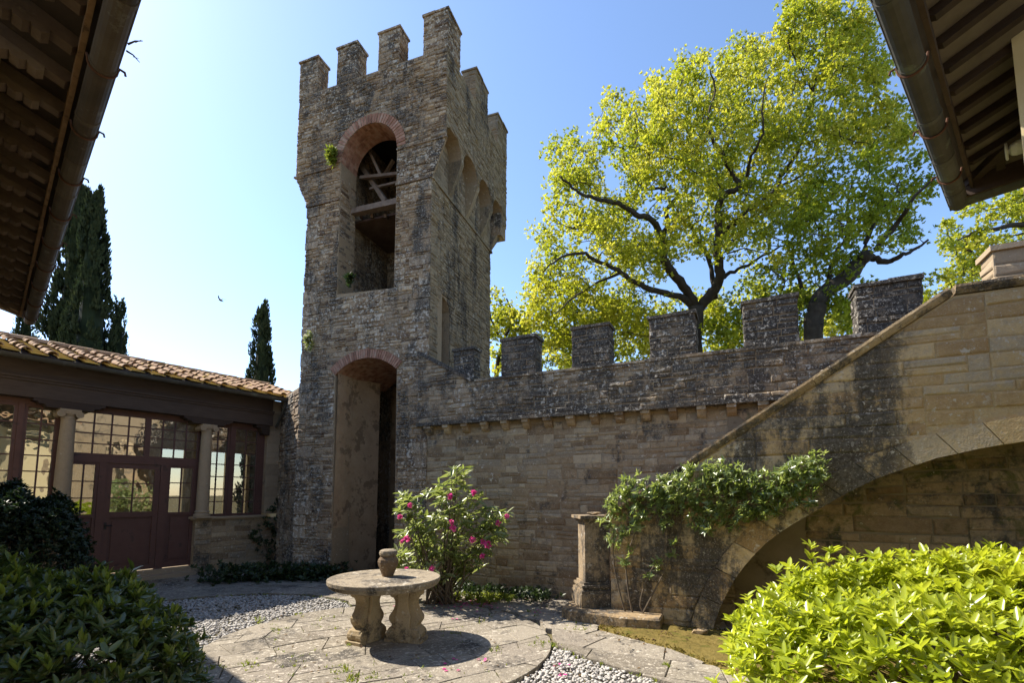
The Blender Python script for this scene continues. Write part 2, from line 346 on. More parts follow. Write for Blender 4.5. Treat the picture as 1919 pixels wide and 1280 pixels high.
M['cypress'] = leafmat('cypress_scale_leaf', [(.018, .026, .010), (.032, .042, .016), (.055, .062, .026)], [(.02, .035, .01), (.04, .06, .02), (.06, .07, .03)], .2, .8, .2)
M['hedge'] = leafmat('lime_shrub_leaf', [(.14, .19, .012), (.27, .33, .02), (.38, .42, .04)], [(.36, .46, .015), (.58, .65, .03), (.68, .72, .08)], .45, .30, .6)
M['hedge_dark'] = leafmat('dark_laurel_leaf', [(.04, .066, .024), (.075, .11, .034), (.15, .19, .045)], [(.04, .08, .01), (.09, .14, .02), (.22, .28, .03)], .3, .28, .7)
M['newshoot'] = leafmat('fresh_shoot_leaf', [(.09, .13, .02), (.15, .20, .03), (.20, .24, .04)], [(.2, .28, .02), (.3, .36, .04), (.38, .4, .06)], .35, .35, .5)
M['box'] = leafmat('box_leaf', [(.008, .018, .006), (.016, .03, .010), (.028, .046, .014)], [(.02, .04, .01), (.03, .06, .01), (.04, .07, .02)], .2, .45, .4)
M['rhodo'] = leafmat('rhododendron_leaf', [(.08, .12, .03), (.17, .21, .06), (.28, .30, .13)], [(.18, .24, .04), (.30, .36, .08), (.42, .44, .16)], .40, .34, .6)
M['vine'] = leafmat('climber_leaf', [(.07, .11, .03), (.17, .22, .07), (.32, .36, .15)], [(.18, .25, .03), (.34, .42, .08), (.50, .55, .16)], .40, .28, .8)
M['ivy'] = leafmat('shade_ivy_leaf', [(.014, .026, .008), (.026, .044, .013), (.05, .075, .02)], [(.02, .05, .01), (.04, .08, .015), (.06, .10, .02)], .25, .45, .4)
M['weed'] = leafmat('weed_leaf', [(.10, .14, .02), (.16, .20, .03), (.22, .24, .05)], [(.2, .28, .02), (.3, .36, .04), (.38, .4, .06)], .4, .6, .2)
M['mosstuft'] = leafmat('moss_tuft', [(.09, .075, .018), (.16, .12, .025), (.22, .16, .035)], [(.12, .10, .02), (.2, .16, .03), (.25, .2, .04)], .25, .9, .1)
M['dryleaf'] = leafmat('dry_leaf', [(.06, .035, .018), (.13, .08, .035), (.20, .14, .07)], [(.08, .05, .02), (.14, .09, .04), (.2, .14, .06)], .2, .8, .2)
M['petal'] = leafmat('pink_petal', [(.55, .03, .20), (.72, .08, .33), (.82, .20, .48)], [(.7, .05, .25), (.8, .1, .38), (.88, .25, .52)], .38, .6, .2)
M['white_petal'] = leafmat('cream_petal', [(.45, .43, .30), (.6, .58, .45), (.7, .68, .58)], [(.5, .5, .3), (.6, .6, .4), (.7, .7, .5)], .3, .7, .1)
def glassmat():
    m, n, l, b = new_mat('old_window_glass'); T = NT(m.node_tree)
    pos = T.node('ShaderNodeNewGeometry').outputs['Position']
    nrm = T.bump(T.noise(pos, 2.6, 2, .5), .35, .02)
    g = T.node('ShaderNodeBsdfGlossy'); g.inputs['Roughness'].default_value = .015; g.inputs['Color'].default_value = (.9, .92, .9, 1); l.new(nrm, g.inputs['Normal'])
    tr = T.node('ShaderNodeBsdfTransparent'); tr.inputs['Color'].default_value = (.50, .46, .38, 1)
    mx = T.node('ShaderNodeMixShader'); mx.inputs[0].default_value = .42; l.new(tr.outputs[0], mx.inputs[1]); l.new(g.outputs[0], mx.inputs[2])
    l.new(mx.outputs[0], n['Material Output'].inputs['Surface']); return m
M['glass'] = glassmat()

# ------------------------------------------------------------------ leaves
def unit(a): return a / (np.linalg.norm(a, axis=-1, keepdims=True) + 1e-9)
def rand_dir(n): return unit(nr.normal(size=(n, 3)))
def leaves(name, P, D, Nn, L, W, mat, parent=None, tone=None, fold=.25, six=False, curl=0.0):
    P = np.asarray(P, float); n = len(P); D = unit(np.asarray(D, float)); S = unit(np.cross(D, Nn)); U = unit(np.cross(S, D))
    L = np.broadcast_to(np.asarray(L, float), (n,))[:, None]; W = np.broadcast_to(np.asarray(W, float), (n,))[:, None]
    tone = nr.random(n) if tone is None else tone
    if six:
        q = [P, P + D * L * .28 + S * W * .42 + U * W * fold * .42, P + D * L * .68 + S * W * .36 + U * (W * fold * .36 - curl * L * .4), P + D * L - U * curl * L,
             P + D * L * .68 - S * W * .36 + U * (W * fold * .36 - curl * L * .4), P + D * L * .28 - S * W * .42 + U * W * fold * .42]
        V = np.stack(q, 1).reshape(-1, 3); k = 6; fc = [(0, 1, 2, 3), (0, 3, 4, 5)]
    else:
        q = [P, P + D * L * .5 + S * W * .5 + U * W * fold * .5, P + D * L, P + D * L * .5 - S * W * .5 + U * W * fold * .5]
        V = np.stack(q, 1).reshape(-1, 3); k = 4; fc = [(0, 1, 2), (0, 2, 3)]
    idx = np.arange(n)[:, None] * k
    F = np.stack([idx + np.array(f)[None] for f in fc], 1).reshape(-1, len(fc[0]))
    me = bpy.data.meshes.new(name); nf = len(F); m = len(fc[0])
    me.vertices.add(len(V)); me.vertices.foreach_set('co', V.astype(np.float32).ravel())
    me.loops.add(nf * m); me.loops.foreach_set('vertex_index', F.astype(np.int32).ravel())
    me.polygons.add(nf); me.polygons.foreach_set('loop_start', np.arange(0, nf * m, m, dtype=np.int32)); me.polygons.foreach_set('loop_total', np.full(nf, m, np.int32))
    a = me.attributes.new('tone', 'FLOAT', 'FACE'); a.data.foreach_set('value', np.repeat(tone, len(fc)).astype(np.float32))
    me.materials.append(mat); me.update(calc_edges=True); me.validate()
    o = bpy.data.objects.new(name, me); COL.objects.link(o)
    if parent:
        o.parent = parent; Q = parent; off2 = Vector((0, 0, 0))
        while Q: off2 += Q.location; Q = Q.parent
        o.location = -off2
    return o
def whorls(C, A, per, ll, wr=.4, spread=(.5, 1.1), droop=0.0):
    """rosettes of leaves round shoot tips C with axis A"""
    n = len(C); A = unit(A); x = unit(np.cross(A, rand_dir(n))); y = np.cross(A, x)
    P, D, Nn, L = [], [], [], []
    for k in range(per):
        a = 2 * pi * (k * .382 * 1.0) + nr.uniform(-.3, .3, n); r = x * np.cos(a)[:, None] + y * np.sin(a)[:, None]
        t = nr.uniform(*spread, n)[:, None]
        d = unit(A * np.cos(t) + r * np.sin(t)) + np.array([0, 0, -droop]) * t
        P.append(C - A * (nr.uniform(0, 1, n) * ll * .45)[:, None]); D.append(d); Nn.append(unit(A + .4 * rand_dir(n))); L.append(nr.uniform(.5, 1.15, n) * ll)
    L = np.concatenate(L); return np.concatenate(P), np.concatenate(D), np.concatenate(Nn), L, L * wr

def arc_pts(a0, a1, zs, rise, k=14):
    """points of a segmental arch from (a1, zs) over to (a0, zs), given its rise"""
    h = (a1 - a0) / 2; r = (h * h + rise * rise) / (2 * rise); cz = zs + rise - r; t = math.asin(min(1, h / r)) if rise <= h else pi - math.asin(h / r)
    return [((a0 + a1) / 2 + r * sin(t - 2 * t * i / k), cz + r * cos(t - 2 * t * i / k)) for i in range(k + 1)], ((a0 + a1) / 2, cz, r, t)

# ================================================================== GROUND AND PAVING
gm = MB(); n = 40
gm.face([(-900, -200, -.075), (900, -200, -.075), (900, 1500, -.075), (-900, 1500, -.075)])
tag(gm.build('ground', M['ground']), kind='structure')

DC = np.array([-1.56, 6.06]); DR = 2.03
def poly_clip(pg, p, nrm):               # keep the side where (q-p).nrm <= 0
    out = []
    for i in range(len(pg)):
        a, b = pg[i], pg[(i + 1) % len(pg)]
        da = (a[0] - p[0]) * nrm[0] + (a[1] - p[1]) * nrm[1]; db = (b[0] - p[0]) * nrm[0] + (b[1] - p[1]) * nrm[1]
        if da <= 0: out.append(a)
        if (da < 0 < db) or (db < 0 < da):
            t = da / (da - db); out.append((a[0] + (b[0] - a[0]) * t, a[1] + (b[1] - a[1]) * t))
    return out
def area(pg): return .5 * sum(pg[i][0] * pg[(i + 1) % len(pg)][1] - pg[(i + 1) % len(pg)][0] * pg[i][1] for i in range(len(pg)))
def inside(pt, lp):
    c = False; x, y = pt
    for i in range(len(lp)):
        (x0, y0), (x1, y1) = lp[i], lp[(i + 1) % len(lp)]
        if (y0 <= y) != (y1 <= y) and x < x0 + (x1 - x0) * (y - y0) / (y1 - y0): c = not c
    return c
def smooth_loop(pts, k=6):
    out = []; n = len(pts)
    for i in range(n):
        p0, p1, p2, p3 = [np.array(pts[(i + j - 1) % n], float) for j in range(4)]
        for q in range(k):
            t = q / k; out.append(tuple(.5 * ((2 * p1) + (-p0 + p2) * t + (2 * p0 - 5 * p1 + 4 * p2 - p3) * t * t + (-p0 + 3 * p1 - 3 * p2 + p3) * t ** 3)))
    return out
GRAVEL_A = smooth_loop([(-2.62, 8.02), (-3.3, 8.62), (-4.4, 8.86), (-5.5, 8.5), (-6.5, 7.6), (-6.6, 6.2), (-5.6, 4.9), (-4.0, 4.2), (-3.0, 5.4), (-2.6, 7.0)])
GRAVEL_B = smooth_loop([(.40, 5.98), (.86, 5.38), (1.5, 4.72), (2.3, 4.05), (2.6, 3.2), (1.2, 2.6), (-.4, 3.2), (-.6, 4.6), (-.1, 5.6)])
MOSS = smooth_loop([(1.15, 6.62), (1.45, 6.15), (1.80, 5.73), (2.22, 4.96), (2.9, 4.3), (3.9, 4.0), (4.6, 4.6), (3.6, 6.1), (2.55, 6.62), (1.7, 7.0)])
def curve_clip(pg, loop):                # cut a slab along the nearest stretch of a border loop (keep outside)
    c = np.mean(np.array(pg), 0); L = np.array(loop); d = np.hypot(*(L - c).T); i = int(d.argmin())
    r = max(np.hypot(q[0] - c[0], q[1] - c[1]) for q in pg)
    if d[i] > r + .25: return [] if inside(c, loop) else pg
    for j in {i}:
        a, b = L[j - 1], L[(j + 1) % len(L)]; t = b - a; nn = np.array([t[1], -t[0]]); nn /= np.linalg.norm(nn) + 1e-9
        if inside(L[j] + nn * .05, loop): nn = -nn   # nn outward from the loop
        pg = poly_clip(pg, L[j], -nn)
        if len(pg) < 3: return []
    return pg
def slab(mb, pg, z=0.0, th=.07, gap=.005):
    if len(pg) < 3: return
    if area(pg) < 0: pg = pg[::-1]
    if abs(area(pg)) < .012: return
    c = np.mean(np.array(pg), 0); q = []
    for p in pg:
        v = np.array(p) - c; l = np.linalg.norm(v); q.append(c + v * max(.3, (l - gap) / l))
    zz = z + rnd.uniform(-.004, .004); tx, ty = rnd.uniform(-.006, .006), rnd.uniform(-.006, .006)
    hgt = lambda p: zz + (p[0] - c[0]) * tx + (p[1] - c[1]) * ty
    k = len(q); t = rnd.random()
    top = [(c[0] + (p[0] - c[0]) * .98, c[1] + (p[1] - c[1]) * .98, hgt(p)) for p in q]
    mid = [(p[0], p[1], hgt(p) - .008) for p in q]; bot = [(p[0], p[1], z - th) for p in q]
    mb.add(top + mid + bot, [tuple(range(k))] + [(k + i, k + (i + 1) % k, (i + 1) % k, i) for i in range(k)] + [(2 * k + i, 2 * k + (i + 1) % k, k + (i + 1) % k, k + i) for i in range(k)], t)
def slab_rows(x0, x1, y0, y1, hr, lr, ang, org):
    """irregular flags: rows share wandering bed joints, end joints lean either way"""
    ca, sa = cos(radians(ang)), sin(radians(ang)); y = y0; out = []
    mk = lambda yy: (lambda p1, p2, A: (lambda x: yy + A * sin(x * 1.9 + p1) + A * .7 * sin(x * 4.3 + p2)))(rnd.uniform(0, 6), rnd.uniform(0, 6), rnd.uniform(.02, .06))
    lo = mk(y)
    while y < y1:
        h = rnd.uniform(*hr); hi = mk(y + h); x = x0 - rnd.random() * lr[1]; sl = 0.0
        while x < x1:
            l = rnd.uniform(*lr); s2 = rnd.uniform(-.10, .10); a0, a1, b0, b1 = x - sl, x + sl, x + l - s2, x + l + s2
            P = [(a0, lo(a0)), ((a0 + b0) / 2, lo((a0 + b0) / 2)), (b0, lo(b0)), (b1, hi(b1)), ((a1 + b1) / 2, hi((a1 + b1) / 2)), (a1, hi(a1))]
            if rnd.random() < .3:
                t = rnd.uniform(.35, .65); m0 = (b0 + (b1 - b0) * t, lo(b0) + (hi(b1) - lo(b0)) * t); m1 = (a0 + (a1 - a0) * t, lo(a0) + (hi(a1) - lo(a0)) * t)
                PP = [[P[0], P[1], P[2], m0, m1], [m1, m0, P[3], P[4], P[5]]]
            else: PP = [P]
            out += [[(org[0] + a * ca - b * sa, org[1] + a * sa + b * ca) for a, b in q] for q in PP]; x += l; sl = s2
        y += h; lo = hi
    return out
pv = MB()
circ = [(DC[0] + DR * cos(2 * pi * i / 72), DC[1] + DR * sin(2 * pi * i / 72)) for i in range(72)]
for pg in slab_rows(-2.3, 2.3, -2.3, 2.3, (.30, .52), (.30, .62), 33, DC):
    r = [np.hypot(p[0] - DC[0], p[1] - DC[1]) for p in pg]
    if min(r) > DR + .3: continue
    if max(r) > DR:
        for i in range(72):
            a = 2 * pi * i / 72; pg = poly_clip(pg, (DC[0] + DR * cos(a), DC[1] + DR * sin(a)), (cos(a), sin(a)))
            if len(pg) < 3: break
    slab(pv, pg)
tag(pv.build('paving_circle', M['paving']), kind='structure')
jm = MB(); jm.face([(DC[0] + (DR - .04) * cos(2 * pi * i / 64), DC[1] + (DR - .04) * sin(2 * pi * i / 64), -.022) for i in range(64)]); tag(jm.build('paving_joints', M['joint']), kind='structure')
pv = MB()
for pg in slab_rows(-9.5, 7.5, -3.2, 9.5, (.34, .55), (.45, .95), -25, (-1.5, 5.6)):
    c = np.mean(np.array(pg), 0)
    if c[1] > 13.5 or c[1] < 1.0: continue
    rm = max(np.hypot(p[0] - c[0], p[1] - c[1]) for p in pg); dc = np.hypot(*(c - DC))
    if dc < DR: 
        if dc + rm < DR + .05: continue
    if dc - rm < DR + .12:
        v = (c - DC) / dc
        for da in (-.12, 0, .12):
            a = atan2(v[1], v[0]) + da; pg = poly_clip(pg, (DC[0] + (DR + .02) * cos(a), DC[1] + (DR + .02) * sin(a)), (-cos(a), -sin(a)))
            if len(pg) < 3: break
        if len(pg) < 3: continue
    for lp in (GRAVEL_A, GRAVEL_B, MOSS):
        pg = curve_clip(pg, lp)
        if len(pg) < 3: break
    else:
        slab(pv, pg, -.004)
tag(pv.build('courtyard_paving', M['paving']), kind='structure')

# moss strip along the stair foot: a lumpy bed
mm = MB(); L = np.array(MOSS); c = L.mean(0); rings = 9; k = len(L); base = 0; V = []; F = []
for i in range(rings):
    f = 1 - i / rings
    for p in L:
        q = c + (p - c) * f; hh = -.02 + .045 * min(1, i / 2.0) + .012 * sin(q[0] * 9) * cos(q[1] * 8) + rnd.uniform(-.004, .004)
        V.append((q[0], q[1], hh))
V.append((c[0], c[1], .03))
for i in range(rings - 1):
    for j in range(k): F.append((i * k + j, i * k + (j + 1) % k, (i + 1) * k + (j + 1) % k, (i + 1) * k + j))
for j in range(k): F.append(((rings - 1) * k + j, (rings - 1) * k + (j + 1) % k, len(V) - 1))
mm.add(V, F); tag(mm.build('moss', M['moss'], smooth=True), kind='stuff')

# gravel beds
ico = bmesh.new(); bmesh.ops.create_icosphere(ico, subdivisions=1, radius=1.0); IV = np.array([v.co[:] for v in ico.verts]); IF = [tuple(v.index for v in f.verts) for f in ico.faces]; ico.free()
def pebbles(loop, dens, name, lim=None):
    L = np.array(loop); lo, hi = L.min(0), L.max(0); g = MB(); cnt = int((hi[0] - lo[0]) * (hi[1] - lo[1]) * dens)
    for _ in range(cnt):
        p = (rnd.uniform(lo[0], hi[0]), rnd.uniform(lo[1], hi[1]))
        if not inside(p, loop) or np.hypot(p[0] - DC[0], p[1] - DC[1]) < DR + .02 or (lim and not lim(p)): continue
        s = rnd.uniform(.012, .027); sx, sy, sz = s * rnd.uniform(.8, 1.5), s * rnd.uniform(.7, 1.1), s * rnd.uniform(.5, .8)
        R = np.array([[cos(q := rnd.uniform(0, 6.3)), -sin(q), 0], [sin(q), cos(q), 0], [0, 0, 1]])
        V = (IV * (1 + nr.uniform(-.14, .14, (len(IV), 1)))) * [sx, sy, sz] @ R.T
        V[:, 2] += V[:, 0] * rnd.uniform(-.4, .4); g.add(V + [p[0], p[1], -.055 + rnd.uniform(0, .03)], IF, rnd.random())
    return tag(g.build(name, M['pebble'], smooth=True), kind='stuff')
pebbles(GRAVEL_A, 950, 'gravel', lambda p: p[1] > 5.2); pebbles(GRAVEL_B, 1500, 'gravel', lambda p: p[1] > 4.1 and p[0] > -.4)

# ================================================================== TOWER
TC = (-1.697, 9.6)
TF = Fr(TC, 160.43); TS = Fr(TC, 70.85, flip=True); TW, TD = 3.25, 3.34
TL = Fr(TF.p(TW, 0)[:2], 70.85); TB = Fr(TS.p(TD, 0)[:2], 160.43, flip=True)
tw = thing('stone_tower', TF.p(TW / 2, 0, -TD / 2), 'tall square crenellated tower of grey brown rubble stone with two arched openings', 'tower')
lo_arc, lo_c = arc_pts(.74, 2.30, 4.36, .31); up_arc, up_c = arc_pts(.86, 2.35, 9.34, .745)
lo_open = [(2.24, 0.0), (2.30, 4.36)][::-1] and [(.70, -.05), (.74, 4.36)] + lo_arc[::-1][1:-1] + [(2.30, 4.36), (2.22, -.05)]
up_open = [(.86, 6.13), (.86, 9.34)] + up_arc[::-1][1:-1] + [(2.35, 9.34), (2.33, 6.20)]
outer = [(0, -.05), (TW, -.05), (TW, 8.45), (3.635, 9.25), (3.635, 11.33), (-.315, 11.33), (-.315, 9.25), (0, 8.45)]
def grow(arc, c, r):                      # outer line of a brick ring
    return [(c[0] + (a - c[0]) * (c[2] + r) / c[2], c[1] + (z - c[1]) * (c[2] + r) / c[2]) for a, z in arc]
lo_ring, up_ring = grow(lo_arc, lo_c, .20), grow(up_arc, up_c, .22)
core_ = [(0, -.05), (TW, -.05), (TW, 9.62), (3.635, 9.62), (3.635, 11.33), (-.315, 11.33), (-.315, 9.62), (0, 9.62)]
mb = MB(); mb.poly(TF, [core_, lo_open[::-1], up_open[::-1]], 0, -.55, mat=1)
for wing_ in ([(-.001, 8.47), (-.315, 9.25), (-.315, 9.615), (-.001, 9.615)], [(TW + .001, 8.47), (3.635, 9.25), (3.635, 9.615), (TW + .001, 9.615)]): mb.poly(TF, [wing_], 0, -.07, mat=1)
out_g = [(-.006, -.05), (TW + .012, -.05), (TW + .012, 8.42), (3.65, 9.25), (3.65, 11.31), (-.33, 11.31), (-.33, 9.25), (-.006, 8.42)]
lo_h = [(.70, -.06), (.72, 4.30), (lo_ring[-1][0], lo_ring[-1][1])] + lo_ring[::-1][1:-1] + [lo_ring[0], (2.32, 4.30), (2.23, -.06)]
up_h = [(.85, 6.14), (.85, 9.30)] + up_ring[::-1] + [(2.36, 9.30), (2.34, 6.14)]
masonry(mb, TF, [out_g, lo_h, up_h], (.05, .14), (.09, .34), proud=(.005, .032), jit=.014, zr=(-.05, 6.13), cell=(.5, 1.1), block=(.3, .6))
masonry(mb, TF, [out_g, lo_h, up_h], (.045, .13), (.08, .30), proud=(.005, .032), jit=.014, zr=(6.13, 8.42), cell=(.5, 1.1), block=(.3, .6))
masonry(mb, TF, [out_g, lo_h, up_h], (.045, .12), (.08, .28), proud=(.005, .030), jit=.013, zr=(8.47, 11.31), cell=(.5, 1.1), block=(.3, .6))
# thin weathered string courses under the overhanging top
for a0, a1 in ((-.02, .86), (2.35, TW + .03)): mb.box(TF, a0, a1, 8.415, 8.475, -.02, .045, .2)
for a0, a1 in ((-.36, .86), (2.50, 3.68)): mb.box(TF, a0, a1, 9.24, 9.275, -.02, .040, .3)
zq = .1
while zq < 8.2:
    hq_ = rnd.uniform(.17, .30); wq = rnd.uniform(.22, .5)
    for a0, a1 in ((-.012, wq), (TW - rnd.uniform(.22, .5), TW + .016)):
        if rnd.random() < .62: mb.box(TF, max(a0, -.004), min(a1, TW + .008), zq, zq + hq_ - .012, -.2, .024 + rnd.uniform(0, .008), rnd.uniform(.4, .9))
    zq += hq_ * rnd.uniform(1, 1.6)
mb.build('wall', [M['tower'], M['mortar']], tw)
# side, left and back walls
niche = [(1.05, 3.2), (1.05, 5.62), (1.12, 5.88), (1.34, 6.02), (1.56, 5.88), (1.63, 5.62), (1.63, 3.2)]
sx0 = TS.px(820, 600)[0]; sx1 = TS.px(843, 600)[0]; nz = TS.px(832, 556)[1]
niche = [(sx0, 3.2), (sx0, nz - .25), (sx0 * .75 + sx1 * .25, nz - .05), ((sx0 + sx1) / 2, nz), (sx1 * .75 + sx0 * .25, nz - .05), (sx1, nz - .25), (sx1, 3.2)]
mb = MB(); so_ = [(0.56, -.05), (TD, -.05), (TD, 9.2), (.56, 9.2)]
mb.poly(TS, [[(.0, -.05), (TD, -.05), (TD, 9.6), (0, 9.6)], niche[::-1]], -.012, -.45, mat=1)
masonry(mb, TS, [[(.01, -.05), (TD, -.05), (TD, 8.42), (.01, 8.42)], niche], (.05, .13), (.09, .32), proud=(.005, .028), jit=.011, mat=0, cell=(.5, 1.1), block=(.3, .6))
masonry(mb, TS, [[(.01, 8.46), (TD, 8.46), (TD, 9.55), (.01, 9.55)]], (.09, .18), (.14, .42), proud=(.004, .02), jit=.008, mat=0)
mb.box(TS, -.02, TD + .05, 8.40, 8.455, -.02, .05, .3)
mb.box(TS, sx0 - .05, sx1 + .05, 3.1, nz + .03, -.36, -.30, .3, 1)
sd = mb.build('wall', [M['tower_side'], M['mortar']], tw)
sd['label'] = 'beige right-hand wall of the tower with a blind doorway'
mb = MB()
mb.poly(TL, [[(.56, -.05), (TD, -.05), (TD, 9.6), (.56, 9.6)]], -.012, -.45)
masonry(mb, TL, [[(.05, -.05), (TD, -.05), (TD, 8.4), (.05, 8.4)]], (.09, .2), (.2, .5))
mb.build('wall', [M['tower']], tw)
mb = MB(); mb.poly(TB, [[(.46, -.05), (TW - .46, -.05), (TW - .46, 9.6), (.46, 9.6)]], -.012, -.45); mb.build('wall', [M['tower']], tw)
# overhanging upper storey on the sides, scalloped by the corbel arches
OV = .335; a_c = [.36, 1.27, 2.18, 3.08]; hw = .405; T0, T1 = 0.012, TD + .40
def scallop():
    lp = [(T0, 11.33), (T0, 9.25)]
    for ac in a_c:
        a0 = max(ac - hw, T0 + .065); lp.append((a0, 9.23))
        lp += [(ac + hw * cos(pi - pi * i / 12), 9.23 + 1.08 * hw * sin(pi * i / 12)) for i in range(1, 12)]
        lp.append((ac + hw, 9.23))
    return lp + [(T1, 9.25), (T1, 11.33)]
sc = scallop()
for fr, nm in ((TS, 'a'), (TL, 'b')):
    mb = MB(); mb.poly(fr, [sc], OV - .012, -.02, mat=1)
    mb.poly(fr, [[(.56, 9.6), (T1, 9.6), (T1, 11.33), (.56, 11.33)]], -.03, -.25, mat=1)
    if nm == 'a': masonry(mb, fr, [sc], (.05, .12), (.09, .28), proud=(.004, .026), jit=.01, d=OV - .012, cell=(.5, 1.1), block=(.3, .6))
    o = mb.build('upper_wall', [M['tower_side'], M['mortar']], tw)
    for ci, ac in enumerate([.005] + [a + .46 for a in a_c]):
        if ci == 0: continue
        cb = MB(); w = .10 if ci else .0
        lo_a, hi_a = (ac - .06, ac + .06) if ci else (.003, .055)
        if ci == 4: lo_a, hi_a = ac - .07, T1
        if ci == 4:
            cb.hexa([fr.p(3.22, 8.46, -.02), fr.p(3.36, 8.46, -.02), fr.p(3.36, 8.46, .02), fr.p(3.22, 8.46, .02), fr.p(3.47, 9.26, -.02), fr.p(T1 - .004, 9.26, -.02), fr.p(T1 - .004, 9.26, OV - .006), fr.p(3.47, 9.26, OV - .006)], .5); cb.build('corbel', M['tower_side'], tw); continue
        f2 = Fr(fr.p(lo_a, 0)[:2], u=fr.n); f2.n = fr.u
        cb.poly(f2, [[(-.03, 8.46), (.0, 8.46), (.10, 8.62), (.21, 8.86), (OV - .03, 9.12), (OV - .004, 9.18), (OV - .004, 9.30), (-.03, 9.30)]], 0, hi_a - lo_a, rnd.random())
        cb.build('corbel', M['tower_side'], tw)
mb = MB(); mb.poly(TB, [[(-.3, 8.9), (TW + .3, 8.9), (TW + .3, 11.33), (-.3, 11.33)]], OV + .06, .02); mb.build('upper_wall', [M['tower']], tw)
mb = MB(); mb.poly(TF, [[(-.2, 10.85), (3.5, 10.85), (3.5, 10.95), (-.2, 10.95)]], -.56, -TD - .2); mb.build('roof_deck', M['interior'], tw)  # unseen deck, put in to keep light out of the tower
def merlon(parent, fr, a0, a1, d0, d1, z0, z1, mat, capt=.05, ov=.025, faces='fab', hr=(.06, .14), lr=(.10, .30), mort=None):
    mb = MB(); mb.box(fr, a0 + .012, a1 - .012, z0 - .02, z1 - capt, d0 + .012, d1 - .012, .4, 1)
    masonry(mb, fr, [[(a0, z0), (a1, z0), (a1, z1 - capt), (a0, z1 - capt)]], hr, lr, proud=(.005, .022), jit=.009, d=d1 - .012)
    for side, aa in (('r', a0), ('l', a1)):
        f2 = Fr(fr.p(aa, 0, d1)[:2], u=-fr.n); f2.n = -fr.u if side == 'r' else fr.u
        masonry(mb, f2, [[(.0, z0), (d1 - d0, z0), (d1 - d0, z1 - capt), (0, z1 - capt)]], hr, lr, proud=(.005, .022), jit=.009, d=-.012)
    m = mb.build('merlon', [mat, mort or M['mortar']], parent)
    cp = MB(); n = max(2, int((a1 - a0) / .3)); xs = [a0 - ov + (a1 - a0 + 2 * ov) * i / n for i in range(n + 1)]
    for i in range(n): cp.box(fr, xs[i] + .003, xs[i + 1] - .003, z1 - capt, z1 + rnd.uniform(-.008, .008), d0 - ov, d1 + ov + rnd.uniform(-.006, .01), rnd.random())
    cp.build('cap', mat, m)
    return m
for a0, a1 in ((.86, 1.42), (2.0, 2.56), (3.12, 3.67)): merlon(tw, TF, a0, a1, -.36, .01, 11.33, 12.26, M['tower'])
merlon(tw, TF, -.345, .26, -.62, .01, 11.33, 12.27, M['tower'])
TSO = Fr(TS.p(0, 0, OV)[:2], 70.85, flip=True)
for a0, a1 in ((1.50, 2.28), (3.0, 3.74)): merlon(tw, TSO, a0, a1, -.36, .008, 11.33, 12.22, M['tower_side'])
# brick arches
def brick_ring(arc, ring, fr, name, n, d0, d1, lab=None):
    mb = MB(); k = len(arc) - 1
    def pt(A, t):
        x = t * k; i = min(k - 1, int(x)); f = x - i; return (A[i][0] + (A[i + 1][0] - A[i][0]) * f, A[i][1] + (A[i + 1][1] - A[i][1]) * f)
    for i in range(n):
        t0, t1 = (i + .13) / n, (i + .87) / n; q = [pt(arc, t0), pt(arc, t1), pt(ring, t1), pt(ring, t0)]; dd = d1 + rnd.uniform(-.006, .006)
        mb.hexa([fr.p(*p, d0) for p in q] + [fr.p(*p, dd) for p in q], rnd.random())
    mb.poly(fr, [[pt(arc, i / k) for i in range(k + 1)] + [pt(ring, 1 - i / k) for i in range(k + 1)]], d0 + .002, d1 - .012, .9, 1)
    o = mb.build(name, [M['brick'], M['mortar']], tw)
    return o
brick_ring(lo_arc, lo_ring, TF, 'brick_arch', 32, .004, .022)
brick_ring(up_arc, up_ring, TF, 'brick_arch', 36, .004, .020)
# lower opening: plastered round-backed niche under a brick vault
NIN = .6
def niche_line(k=22, a0=.74, a1=2.30, dep=1.75):
    out = [(a1 - .06, -.02), (a1 - .06, -.5)]
    for i in range(k + 1):
        t = pi * i / k; out.append(((a0 + a1) / 2 + (a1 - a0 - .1) / 2 * cos(t), -.55 - (dep - .55) * sin(t)))
    return out + [(a0 + .0, -.5), (a0 - .02, -.02)]
nl = niche_line(); mb = MB(); rows = 12
keep = [q for q in nl if q[1] > -.3 or q[0] > TF.px(717, 900, q[1])[0]]; keep = [q for q in keep if q[0] > 1.0]; V = [TF.p(a, -.05 + 4.5 * r / rows, d) for r in range(rows + 1) for a, d in keep]; k = len(keep)  # right of the lining left out: the dark gap stands in for shade
mb.add(V, [(r * k + j, r * k + j + 1, (r + 1) * k + j + 1, (r + 1) * k + j) for r in range(rows) for j in range(k - 1)], .5)
mb.build('niche_lining', M['plaster'], tw, smooth=True)
mb = MB(); mb.box(TF, -.0, 2.6, -.05, 4.7, -2.75, -2.65, .4); mb.box(TF, .62, .74, -.05, 4.36, -1.2, -.56, .5); mb.build('gap_wall', M['plaster'], tw)
mb = MB(); va, _ = arc_pts(.735, 2.305, 4.355, .305, 20); nn_ = 16
for i in range(20):
    for j in range(nn_):
        d0, d1 = -.0 - 1.72 * j / nn_, -1.72 * (j + 1) / nn_ + .012
        mb.add([TF.p(*va[i], d0), TF.p(*va[i + 1], d0), TF.p(*va[i + 1], d1), TF.p(*va[i], d1)], [(0, 1, 2, 3)], rnd.random())
vb, _ = arc_pts(.72, 2.32, 4.375, .315, 20)
for i in range(20): mb.add([TF.p(*vb[i], -.01), TF.p(*vb[i + 1], -.01), TF.p(*vb[i + 1], -1.9), TF.p(*vb[i], -1.9)], [(0, 1, 2, 3)], .2)
mb.build('brick_vault', M['brick'], tw)
mb = MB(); vu, _ = arc_pts(.865, 2.345, 9.34, .737, 34); vu = [(.866, 8.95)] * 0 + vu
